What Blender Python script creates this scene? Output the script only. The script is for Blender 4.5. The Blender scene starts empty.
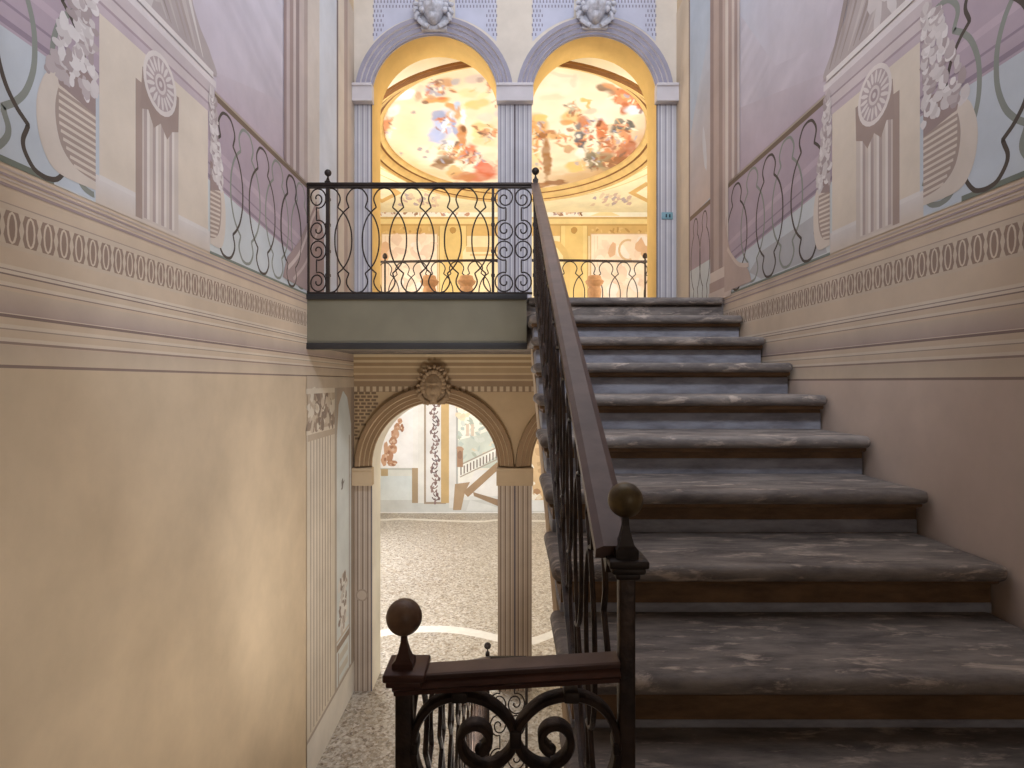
import bpy, bmesh, math, random
import numpy as np
from mathutils import Vector, Matrix, geometry
PI = math.pi
R = math.radians
SC = bpy.context.scene
COL = SC.collection
random.seed(7)
F = 600.0                      # focal length in pixels of the 1024 wide frame
VX, VY = 508.0, 382.0          # vanishing point of the depth lines

# ------------------------------------------------------------------ camera
cam_d = bpy.data.cameras.new('camera'); cam = bpy.data.objects.new('camera', cam_d); COL.objects.link(cam)
cam_d.sensor_width = 36.0; cam_d.lens = 36.0 * F / 1024.0
cam_d.shift_x = (512.0 - VX) / 1024.0; cam_d.shift_y = (VY - 384.0) / 1024.0
cam_d.clip_start = 0.02; cam_d.clip_end = 100
cam.location = (0, 0, 0); cam.rotation_euler = (PI / 2, 0, 0)
SC.camera = cam

# ------------------------------------------------------------------ world, lights, exposure
SC.view_settings.view_transform = 'Standard'
SC.view_settings.look = 'None'
SC.view_settings.gamma = 1.0
SC.view_settings.use_curve_mapping = False
SC.view_settings.exposure = 0.12
w = bpy.data.worlds.new('world'); SC.world = w; w.use_nodes = True
bgn = w.node_tree.nodes['Background']; bgn.inputs[0].default_value = (0.84, 0.87, 0.95, 1); bgn.inputs[1].default_value = 1.5

def area(name, loc, target, sx, sy, power, color, spread=None):
    d = bpy.data.lights.new(name, 'AREA'); d.shape = 'RECTANGLE'; d.size = sx; d.size_y = sy
    d.energy = power; d.color = color
    if spread: d.spread = R(spread)
    o = bpy.data.objects.new(name, d); COL.objects.link(o); o.location = loc
    o.rotation_euler = (Vector(target) - Vector(loc)).to_track_quat('-Z', 'Y').to_euler()
    return o
area('stairwell_window_light', (0.9, 0.2, 3.6), (0.5, 4.2, 0.3), 1.0, 0.45, 96, (0.76, 0.84, 1.0))
area('rear_fill_light', (1.2, -2.2, 0.5), (-1.5, 2.6, -0.3), 0.8, 1.2, 8, (1.0, 0.92, 0.86))  # weak unseen fill added for the left wall, no window behind it
area('lobby_fill_light', (0.9, 2.4, -2.1), (-1.5, 1.9, -0.8), 1.8, 1.0, 34, (1.0, 0.93, 0.84))  # unseen fill added to brighten the lower left wall
area('lobby_fill_light', (-0.45, 2.6, -1.74), (-0.35, 5.86, -0.4), 0.5, 0.4, 13, (1.0, 0.94, 0.87), 120)  # unseen fill added below the frame to brighten the lower arch wall
area('hall_upper_fill_light', (-3.3, 10.2, 1.2), (0.6, 10.5, 3.4), 3.4, 1.2, 100, (1.0, 0.95, 0.90))  # unseen fill pair added to light the upper hall and its ceiling
area('hall_upper_fill_light', (3.5, 10.2, 1.2), (-0.6, 10.5, 3.4), 3.4, 1.2, 105, (1.0, 0.95, 0.90))
area('gallery_fill_light', (-3.2, 7.0, 1.9), (0.2, 6.8, 3.9), 0.9, 1.2, 50, (1.0, 0.95, 0.86))  # unseen fill pair added for the near ceiling and arch soffits
area('gallery_fill_light', (3.4, 7.0, 1.9), (-0.2, 6.8, 3.9), 0.9, 1.2, 50, (1.0, 0.95, 0.86))
area('hall_lower_window_light', (-3.3, 10.0, -1.2), (2.5, 11.0, -2.4), 4.0, 2.2, 150, (0.92, 0.96, 1.0))
area('hall_lower_window_light', (-2.2, 7.6, -1.3), (-0.6, 5.9, -1.8), 1.2, 1.8, 44, (0.94, 0.97, 1.0))

# ------------------------------------------------------------------ dimensions (metres, eye level = 0)
XL, XR = -1.5075, 1.65
ZF = -3.016                    # terrazzo floor
ZU = 0.645                     # upper landing
Y0 = 4.55                      # nosing of the top step
YA, TA = 5.86, 0.38            # arch wall, thickness
YH = 13.8                      # far wall of the hall
ZC = 3.9                       # hall ceiling
HXL, HXR = -3.4, 3.6
RISE, GO = 0.178, 0.371
ZM = ZU - RISE * 10            # half landing
YM = Y0 - GO * 10 + 0.10

def lin(c):
    out = []
    for v in c[:3]:
        v = v / 255.0
        out.append(v / 12.92 if v <= 0.04045 else ((v + 0.055) / 1.055) ** 2.4)
    return tuple(out)

# ------------------------------------------------------------------ materials
def newmat(name):
    m = bpy.data.materials.new(name); m.use_nodes = True
    nt = m.node_tree
    return m, nt, nt.nodes['Principled BSDF']

def mat(name, col, rough=0.7, metal=0.0, mott=0.12, scale=6.0, bump=0.0, bscale=60.0, col2=None, spec=0.35):
    m, nt, p = newmat(name)
    p.inputs['Roughness'].default_value = rough; p.inputs['Metallic'].default_value = metal
    p.inputs['Specular IOR Level'].default_value = spec
    tc = nt.nodes.new('ShaderNodeTexCoord')
    n = nt.nodes.new('ShaderNodeTexNoise'); n.inputs['Scale'].default_value = scale; n.inputs['Detail'].default_value = 6
    nt.links.new(tc.outputs['Object'], n.inputs['Vector'])
    r = nt.nodes.new('ShaderNodeValToRGB')
    a = lin(col); b = lin(col2) if col2 else tuple(x * (1 - 2 * mott) for x in a)
    r.color_ramp.elements[0].position = 0.33; r.color_ramp.elements[0].color = (*b, 1)
    r.color_ramp.elements[1].position = 0.66; r.color_ramp.elements[1].color = (*a, 1)
    nt.links.new(n.outputs['Fac'], r.inputs['Fac']); nt.links.new(r.outputs['Color'], p.inputs['Base Color'])
    if bump:
        n2 = nt.nodes.new('ShaderNodeTexNoise'); n2.inputs['Scale'].default_value = bscale; n2.inputs['Detail'].default_value = 4
        nt.links.new(tc.outputs['Object'], n2.inputs['Vector'])
        b_ = nt.nodes.new('ShaderNodeBump'); b_.inputs['Strength'].default_value = bump; b_.inputs['Distance'].default_value = 0.01
        nt.links.new(n2.outputs['Fac'], b_.inputs['Height']); nt.links.new(b_.outputs['Normal'], p.inputs['Normal'])
    return m

def fresco_mat(name, lo=0.86, hi=1.06):
    m, nt, p = newmat(name)
    p.inputs['Roughness'].default_value = 0.88; p.inputs['Specular IOR Level'].default_value = 0.2
    at = nt.nodes.new('ShaderNodeAttribute'); at.attribute_name = 'Col'
    tc = nt.nodes.new('ShaderNodeTexCoord')
    n = nt.nodes.new('ShaderNodeTexNoise'); n.inputs['Scale'].default_value = 2.3; n.inputs['Detail'].default_value = 9; n.inputs['Roughness'].default_value = 0.62
    nt.links.new(tc.outputs['Object'], n.inputs['Vector'])
    mr = nt.nodes.new('ShaderNodeMapRange'); mr.inputs['From Min'].default_value = 0.3; mr.inputs['From Max'].default_value = 0.7
    mr.inputs['To Min'].default_value = lo; mr.inputs['To Max'].default_value = hi
    nt.links.new(n.outputs['Fac'], mr.inputs['Value'])
    mx = nt.nodes.new('ShaderNodeVectorMath'); mx.operation = 'SCALE'
    nt.links.new(at.outputs['Color'], mx.inputs[0]); nt.links.new(mr.outputs['Result'], mx.inputs['Scale'])
    nt.links.new(mx.outputs['Vector'], p.inputs['Base Color'])
    b_ = nt.nodes.new('ShaderNodeBump'); b_.inputs['Strength'].default_value = 0.12; b_.inputs['Distance'].default_value = 0.01
    nt.links.new(n.outputs['Fac'], b_.inputs['Height']); nt.links.new(b_.outputs['Normal'], p.inputs['Normal'])
    return m

M_FRESCO = fresco_mat('painted_plaster')
M_IRON = mat('wrought_iron', (62, 54, 50), 0.5, 0.55, 0.15, 20, 0.15, 90)
M_RUST = mat('worn_iron', (70, 56, 48), 0.48, 0.5, 0.2, 25, 0.25, 80, col2=(42, 35, 33))
M_RAIL = mat('handrail_iron', (104, 84, 77), 0.42, 0.25, 0.15, 14, 0.05, 40)
M_RAILD = mat('dark_rail', (88, 60, 52), 0.38, 0.3, 0.2, 14, 0.05, 40)
M_BALL = mat('aged_brass', (112, 96, 62), 0.42, 0.15, 0.2, 30, 0.1, 60, col2=(66, 52, 36))
M_BALL2 = mat('brown_wood_ball', (126, 98, 76), 0.42, 0.05, 0.2, 26, 0.1, 60, col2=(74, 52, 40))
M_GREEN = mat('grey_green_paint', (122, 116, 98), 0.75, 0, 0.08, 3, 0.05)
M_BLACK = mat('black_paint', (50, 48, 48), 0.6, 0, 0.1, 8)
M_GOLD = mat('gilded_stucco', (216, 180, 114), 0.55, 0, 0.1, 5)
M_UMBER = mat('umber_stucco', (132, 88, 44), 0.7, 0, 0.1, 5)
M_YEL = mat('ochre_plaster', (232, 186, 104), 0.85, 0, 0.06, 2.5, 0.05)
M_SOFT = mat('cream_plaster', (232, 226, 212), 0.85, 0, 0.05, 2.5)
M_LAV = mat('lavender_grey_stucco', (212, 206, 208), 0.8, 0, 0.06, 6)
M_TAN = mat('tan_stucco', (196, 172, 140), 0.8, 0, 0.06, 6)
M_LAVD = mat('shaded_lavender_stucco', (160, 156, 170), 0.8, 0, 0.06, 6)  # darker copy of the stucco, painting shade into the archivolt bands
M_TAND = mat('shaded_tan_stucco', (150, 122, 92), 0.8, 0, 0.06, 6)  # same for the lower arches: relief shade put into the colour
M_MASKU = mat('pale_stucco_mask', (206, 206, 214), 0.8, 0, 0.16, 30, 0.2, 60)
M_MASKL = mat('brown_stucco_mask', (172, 146, 116), 0.8, 0, 0.16, 30, 0.2, 60)
M_TERRA = mat('terracotta', (204, 156, 112), 0.8, 0, 0.12, 20)
M_SIGN = mat('turquoise_enamel', (120, 160, 172), 0.4, 0, 0.04, 20)
M_INK = mat('dark_blue_ink', (40, 62, 78), 0.5)
M_INLAY = mat('white_marble_inlay', (226, 222, 214), 0.5, 0, 0.06, 12)

def stone_mat(name, base, dark, chip, chip_lo=0.60):
    m, nt, p = newmat(name)
    p.inputs['Roughness'].default_value = 0.62; p.inputs['Specular IOR Level'].default_value = 0.35
    tc = nt.nodes.new('ShaderNodeTexCoord')
    mp = nt.nodes.new('ShaderNodeMapping'); mp.inputs['Scale'].default_value = (0.45, 1.6, 1.6)
    nt.links.new(tc.outputs['Object'], mp.inputs['Vector'])
    n = nt.nodes.new('ShaderNodeTexNoise'); n.inputs['Scale'].default_value = 11; n.inputs['Detail'].default_value = 10; n.inputs['Roughness'].default_value = 0.65
    nt.links.new(mp.outputs['Vector'], n.inputs['Vector'])
    r = nt.nodes.new('ShaderNodeValToRGB')
    r.color_ramp.elements[0].position = 0.36; r.color_ramp.elements[0].color = (*lin(dark), 1)
    r.color_ramp.elements[1].position = 0.62; r.color_ramp.elements[1].color = (*lin(base), 1)
    nt.links.new(n.outputs['Fac'], r.inputs['Fac'])
    n2 = nt.nodes.new('ShaderNodeTexNoise'); n2.inputs['Scale'].default_value = 12; n2.inputs['Detail'].default_value = 12; n2.inputs['Roughness'].default_value = 0.72
    n2.inputs['Distortion'].default_value = 0.4
    nt.links.new(mp.outputs['Vector'], n2.inputs['Vector'])
    r2 = nt.nodes.new('ShaderNodeValToRGB')
    r2.color_ramp.elements[0].position = chip_lo; r2.color_ramp.elements[0].color = (0, 0, 0, 1)
    r2.color_ramp.elements[1].position = chip_lo + 0.09; r2.color_ramp.elements[1].color = (0.75, 0.75, 0.75, 1)
    nt.links.new(n2.outputs['Fac'], r2.inputs['Fac'])
    mx = nt.nodes.new('ShaderNodeMix'); mx.data_type = 'RGBA'
    nt.links.new(r2.outputs['Color'], mx.inputs[0]); nt.links.new(r.outputs['Color'], mx.inputs[6])
    mx.inputs[7].default_value = (*lin(chip), 1)
    nt.links.new(mx.outputs[2], p.inputs['Base Color'])
    b_ = nt.nodes.new('ShaderNodeBump'); b_.inputs['Strength'].default_value = 0.5; b_.inputs['Distance'].default_value = 0.01
    nt.links.new(n2.outputs['Fac'], b_.inputs['Height']); nt.links.new(b_.outputs['Normal'], p.inputs['Normal'])
    return m
M_STEP = stone_mat('worn_grey_stone', (136, 126, 118), (92, 84, 80), (196, 178, 162), 0.545)
M_RISER = stone_mat('grey_riser_stone', (160, 160, 168), (124, 122, 128), (170, 160, 148), 0.66)
M_RISEB = stone_mat('brown_shade_stone', (128, 98, 68), (94, 70, 48), (146, 116, 84), 0.66)  # brown that paints the shade under each nosing

def terrazzo():
    m, nt, p = newmat('terrazzo')
    p.inputs['Roughness'].default_value = 0.38
    tc = nt.nodes.new('ShaderNodeTexCoord')
    cols = []
    for sc, th in ((58, 0.5), (30, 0.5)):
        v = nt.nodes.new('ShaderNodeTexVoronoi'); v.inputs['Scale'].default_value = sc
        nt.links.new(tc.outputs['Object'], v.inputs['Vector'])
        r = nt.nodes.new('ShaderNodeValToRGB'); r.color_ramp.interpolation = 'CONSTANT'
        s = nt.nodes.new('ShaderNodeSeparateColor'); nt.links.new(v.outputs['Color'], s.inputs['Color'])
        els = r.color_ramp.elements
        pal = [(0.0, (146, 136, 122)), (0.2, (188, 180, 168)), (0.42, (162, 150, 136)), (0.6, (206, 200, 192)), (0.78, (124, 106, 88)), (0.86, (176, 162, 142)), (0.95, (92, 76, 64))]
        els[0].position = 0; els[0].color = (*lin(pal[0][1]), 1)
        els[1].position = pal[1][0]; els[1].color = (*lin(pal[1][1]), 1)
        for q, c in pal[2:]:
            e = els.new(q); e.color = (*lin(c), 1)
        nt.links.new(s.outputs[0], r.inputs['Fac']); cols.append(r)
    n = nt.nodes.new('ShaderNodeTexNoise'); n.inputs['Scale'].default_value = 5
    nt.links.new(tc.outputs['Object'], n.inputs['Vector'])
    mx = nt.nodes.new('ShaderNodeMix'); mx.data_type = 'RGBA'
    nt.links.new(n.outputs['Fac'], mx.inputs[0]); nt.links.new(cols[0].outputs['Color'], mx.inputs[6]); nt.links.new(cols[1].outputs['Color'], mx.inputs[7])
    nt.links.new(mx.outputs[2], p.inputs['Base Color'])
    return m
M_TERRAZZO = terrazzo()

# ------------------------------------------------------------------ mesh helpers
class MB:
    """collects geometry, builds ONE mesh object"""
    def __init__(self): self.v = []; self.f = []; self.mi = []; self.sm = []
    def add(self, vs, fs, mi=0, smooth=False):
        o = len(self.v); self.v += [tuple(p) for p in vs]
        for f in fs: self.f.append(tuple(i + o for i in f)); self.mi.append(mi); self.sm.append(smooth)
    def box(self, x0, x1, y0, y1, z0, z1, mi=0, bev=0.0, seg=2):
        if bev > 0:
            bm = bmesh.new(); bmesh.ops.create_cube(bm, size=1)
            for v in bm.verts: v.co = ((x0 + x1) / 2 + v.co.x * (x1 - x0), (y0 + y1) / 2 + v.co.y * (y1 - y0), (z0 + z1) / 2 + v.co.z * (z1 - z0))
            bmesh.ops.bevel(bm, geom=bm.edges[:], offset=bev, segments=seg, affect='EDGES', profile=0.5)
            self.addbm(bm, mi, True); return
        vs = [(x, y, z) for x in (x0, x1) for y in (y0, y1) for z in (z0, z1)]
        self.add(vs, [(0, 1, 3, 2), (4, 6, 7, 5), (0, 4, 5, 1), (2, 3, 7, 6), (0, 2, 6, 4), (1, 5, 7, 3)], mi)
    def addbm(self, bm, mi=0, smooth=False, M=None):
        bm.verts.index_update()
        vs = [(M @ v.co if M else v.co.copy()) for v in bm.verts]
        self.add(vs, [[v.index for v in f.verts] for f in bm.faces], mi, smooth); bm.free()
    def sweep(self, pts, prof, closed=False, mi=0, smooth=True, up=None):
        """prof: list of (a,b) offsets in the normal/binormal frame"""
        P = [Vector(p) for p in pts]; n = len(P); k = len(prof)
        T = []
        for i in range(n):
            a = P[(i - 1) % n] if (closed or i > 0) else P[i]; b = P[(i + 1) % n] if (closed or i < n - 1) else P[i]
            t = (b - a); T.append(t.normalized() if t.length > 1e-9 else Vector((0, 0, 1)))
        if up is None:
            u = Vector((0, 0, 1)) if abs(T[0].z) < 0.9 else Vector((1, 0, 0))
            N = (u - T[0] * u.dot(T[0])).normalized()
        vs = []
        for i in range(n):
            if up is None:
                N = (N - T[i] * N.dot(T[i])); N = N.normalized() if N.length > 1e-6 else Vector((1, 0, 0))
            else:
                U = Vector(up); N = (U - T[i] * U.dot(T[i])).normalized()
            B = T[i].cross(N)
            for a, b in prof: vs.append(P[i] + N * a + B * b)
        fs = []
        for i in range(n if closed else n - 1):
            j = (i + 1) % n
            for q in range(k):
                r = (q + 1) % k
                fs.append((i * k + q, i * k + r, j * k + r, j * k + q))
        if not closed:
            fs.append(tuple(range(k))[::-1]); fs.append(tuple((n - 1) * k + q for q in range(k)))
        self.add(vs, fs, mi, smooth)
    def tube(self, pts, r, closed=False, n=6, mi=0):
        self.sweep(pts, [(r * math.cos(2 * PI * q / n), r * math.sin(2 * PI * q / n)) for q in range(n)], closed, mi)
    def lathe(self, prof, c, n=24, mi=0, axis=None):
        """prof: (r,z) from bottom to top"""
        vs = []; k = len(prof)
        for i in range(n):
            a = 2 * PI * i / n
            for r, z in prof: vs.append((c[0] + r * math.cos(a), c[1] + r * math.sin(a), c[2] + z))
        fs = []
        for i in range(n):
            j = (i + 1) % n
            for q in range(k - 1): fs.append((i * k + q, j * k + q, j * k + q + 1, i * k + q + 1))
        self.add(vs, fs, mi, True)
    def sq(self, prof, c, mi=0):
        """square section column: prof (half width, z)"""
        vs = []
        for h, z in prof:
            for sx, sy in ((-1, -1), (1, -1), (1, 1), (-1, 1)): vs.append((c[0] + sx * h, c[1] + sy * h, c[2] + z))
        fs = []
        for i in range(len(prof) - 1):
            for q in range(4):
                r = (q + 1) % 4; fs.append((i * 4 + q, i * 4 + r, i * 4 + 4 + r, i * 4 + 4 + q))
        fs.append((3, 2, 1, 0)); m = (len(prof) - 1) * 4; fs.append((m, m + 1, m + 2, m + 3))
        self.add(vs, fs, mi)
    def prism(self, poly, d0, d1, axis='Y', mi=0, smooth=False):
        """poly 2D extruded along axis; poly coords are the other two axes in order"""
        def P(a, b, d):
            return {'X': (d, a, b), 'Y': (a, d, b), 'Z': (a, b, d)}[axis]
        n = len(poly); vs = [P(a, b, d0) for a, b in poly] + [P(a, b, d1) for a, b in poly]
        fs = [tuple(range(n)), tuple(range(2 * n - 1, n - 1, -1))] + [(i, i + n, (i + 1) % n + n, (i + 1) % n) for i in range(n)]
        self.add(vs, fs, mi, smooth)
    def build(self, name, mats, parent=None, origin=None, normals=True):
        me = bpy.data.meshes.new(name)
        org = Vector(origin) if origin is not None else Vector((0, 0, 0))
        base = org if parent is None else Vector(parent.get('_o', (0, 0, 0)))
        me.from_pydata([(p[0] - base[0], p[1] - base[1], p[2] - base[2]) for p in self.v], [], self.f)
        for m in (mats if isinstance(mats, (list, tuple)) else [mats]): me.materials.append(m)
        me.polygons.foreach_set('material_index', self.mi); me.polygons.foreach_set('use_smooth', self.sm)
        if normals:
            bm = bmesh.new(); bm.from_mesh(me); bmesh.ops.recalc_face_normals(bm, faces=bm.faces[:]); bm.to_mesh(me); bm.free()
        if any(self.sm):
            try: me.set_sharp_from_angle(angle=R(50))
            except Exception: pass
        me.update()
        o = bpy.data.objects.new(name, me); COL.objects.link(o)
        if parent is not None: o.parent = parent
        else: o.location = org
        return o

def thing(name, label, cat, loc=(0, 0, 0), group=None):
    o = bpy.data.objects.new(name, None); COL.objects.link(o); o.location = loc
    o.empty_display_size = 0.1
    o['label'] = label; o['category'] = cat; o['_o'] = tuple(loc)
    if group: o['group'] = group
    return o
def tag(o, label, cat, group=None):
    o['label'] = label; o['category'] = cat
    if group: o['group'] = group
    return o
def struct(o, label=None, cat=None):
    o['kind'] = 'structure'
    if label: o['label'] = label
    if cat: o['category'] = cat
    return o

# ------------------------------------------------------------------ painted canvas: flat coloured shapes on a wall, all in ONE mesh
class Canvas:
    def __init__(self, fn, eps=2.5e-5, tone=None):
        self.tone = tone; self.fn = fn; self.v = []; self.f = []; self.c = []; self.k = 0; self.eps = eps
    def cc(self, c):
        if not self.tone: return (*lin(c), 1.0)
        s_, l_, t_ = self.tone; g = .3 * c[0] + .5 * c[1] + .2 * c[2]
        return (*lin([(x + (g - x) * s_) * (1 - l_) + y * l_ for x, y in zip(c, t_)]), 1.0)
    def poly(self, pts, col, cols=None, d=None):
        """pts wall coords; col sRGB or per-point list"""
        self.k += 1; e = self.k * self.eps if d is None else d
        o = len(self.v)
        for i, p in enumerate(pts):
            self.v.append(self.fn(p[0], p[1], e)); self.c.append(self.cc(cols[i] if cols else col))
        self.f.append(tuple(range(o, o + len(pts))))
    def rect(self, a0, a1, b0, b1, col, col2=None, horiz=False):
        pts = [(a0, b0), (a1, b0), (a1, b1), (a0, b1)]
        if col2 is None: self.poly(pts, col)
        elif horiz: self.poly(pts, None, [col, col2, col2, col])
        else: self.poly(pts, None, [col, col, col2, col2])
    def line(self, pts, w, col, closed=False, taper=False):
        self.k += 1; e = self.k * self.eps; n = len(pts); o = len(self.v)
        for i, p in enumerate(pts):
            a = pts[(i - 1) % n] if (closed or i) else p; b = pts[(i + 1) % n] if (closed or i < n - 1) else p
            dx, dy = b[0] - a[0], b[1] - a[1]; l = math.hypot(dx, dy) or 1
            ww = w * (1 if not taper else max(0.15, math.sin(PI * (i + .3) / n)))
            nx, ny = -dy / l * ww / 2, dx / l * ww / 2
            self.v += [self.fn(p[0] + nx, p[1] + ny, e), self.fn(p[0] - nx, p[1] - ny, e)]
            self.c += [self.cc(col)] * 2
        for i in range(n if closed else n - 1):
            j = (i + 1) % n
            self.f.append((o + 2 * i, o + 2 * i + 1, o + 2 * j + 1, o + 2 * j))
    def blob(self, c, rx, ry, col, n=11, jit=0.18, ang=0.0, rnd=random):
        pts = []
        ca, sa = math.cos(ang), math.sin(ang)
        for i in range(n):
            t = 2 * PI * i / n; q = 1 + rnd.uniform(-jit, jit)
            x, y = rx * q * math.cos(t), ry * q * math.sin(t)
            pts.append((c[0] + x * ca - y * sa, c[1] + x * sa + y * ca))
        self.poly(pts, col)
    def dabs(self, box, n, size, cols, jit=0.3, asp=1.0):
        for _ in range(n):
            self.blob((random.uniform(box[0], box[1]), random.uniform(box[2], box[3])), size * random.uniform(.5, 1.2), size * asp * random.uniform(.5, 1.2),
                      random.choice(cols), 8, jit, random.uniform(0, 3))
    def build(self, name, m=None, extra=None):
        """extra: MB (structure body) merged first as plain faces with its own colour"""
        v, f, c = list(self.v), list(self.f), list(self.c)
        if extra:
            o = len(v); v += [tuple(p) for p in extra[0].v]; f += [tuple(i + o for i in q) for q in extra[0].f]; c += [(*lin(extra[1]), 1.0)] * len(extra[0].v)
        me = bpy.data.meshes.new(name); me.from_pydata(v, [], f); me.materials.append(m or M_FRESCO)
        at = me.color_attributes.new('Col', 'FLOAT_COLOR', 'POINT')
        at.data.foreach_set('color', np.array(c, dtype=np.float32).ravel()); me.update()
        o = bpy.data.objects.new(name, me); COL.objects.link(o); return o

# ------------------------------------------------------------------ the lyre baluster outline, shared by real and painted railings
def smooth_path(ctrl, n=5):
    out = []
    m = len(ctrl)
    for i in range(m - 1):
        p0 = ctrl[max(i - 1, 0)]; p1 = ctrl[i]; p2 = ctrl[i + 1]; p3 = ctrl[min(i + 2, m - 1)]
        for q in range(n):
            t = q / n
            out.append(tuple(0.5 * ((2 * p1[a]) + (-p0[a] + p2[a]) * t + (2 * p0[a] - 5 * p1[a] + 4 * p2[a] - p3[a]) * t * t + (-p0[a] + 3 * p1[a] - 3 * p2[a] + p3[a]) * t ** 3) for a in range(len(p1))))
    out.append(tuple(ctrl[-1])); return out
_bulb = smooth_path([(0.0, 1.0), (0.2, 0.985), (0.355, 0.93), (0.385, 0.885), (0.33, 0.84), (0.30, 0.815)], 4)
_mid = smooth_path([(0.385, 0.795), (0.5, 0.765), (0.66, 0.70), (0.78, 0.60), (0.81, 0.5), (0.78, 0.40), (0.66, 0.30), (0.5, 0.235), (0.385, 0.205)], 4)
_half = _bulb + _mid + [(x, 1 - v) for x, v in _bulb[::-1]]
LYRE = _half + [(-x, v) for x, v in _half[::-1][1:-1]]
def lyre(sp, thin=1):
    return [(x * sp, v) for x, v in LYRE[::thin]]

def c_scroll(side=1, n=34):
    """two curls joined by a straight bar; u across (0 = outer side), v up, both 0..1"""
    up = []
    for i in range(n + 1):
        t = i / n; a = R(-75 - 360 * 1.85 * t)
        r = 1.0 if t < 0.4 else 1.0 - 0.84 * ((t - 0.4) / 0.6) ** 0.8
        up.append((0.475 + 0.06 * t + 0.45 * r * math.cos(a), 0.80 + 0.185 * r * math.sin(a)))
    path = up[::-1] + [(0.59, 0.60), (0.59, 0.40)] + [(x, 1 - y) for x, y in up]
    if side < 0: path = [(1 - x, y) for x, y in path]
    return path

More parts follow.
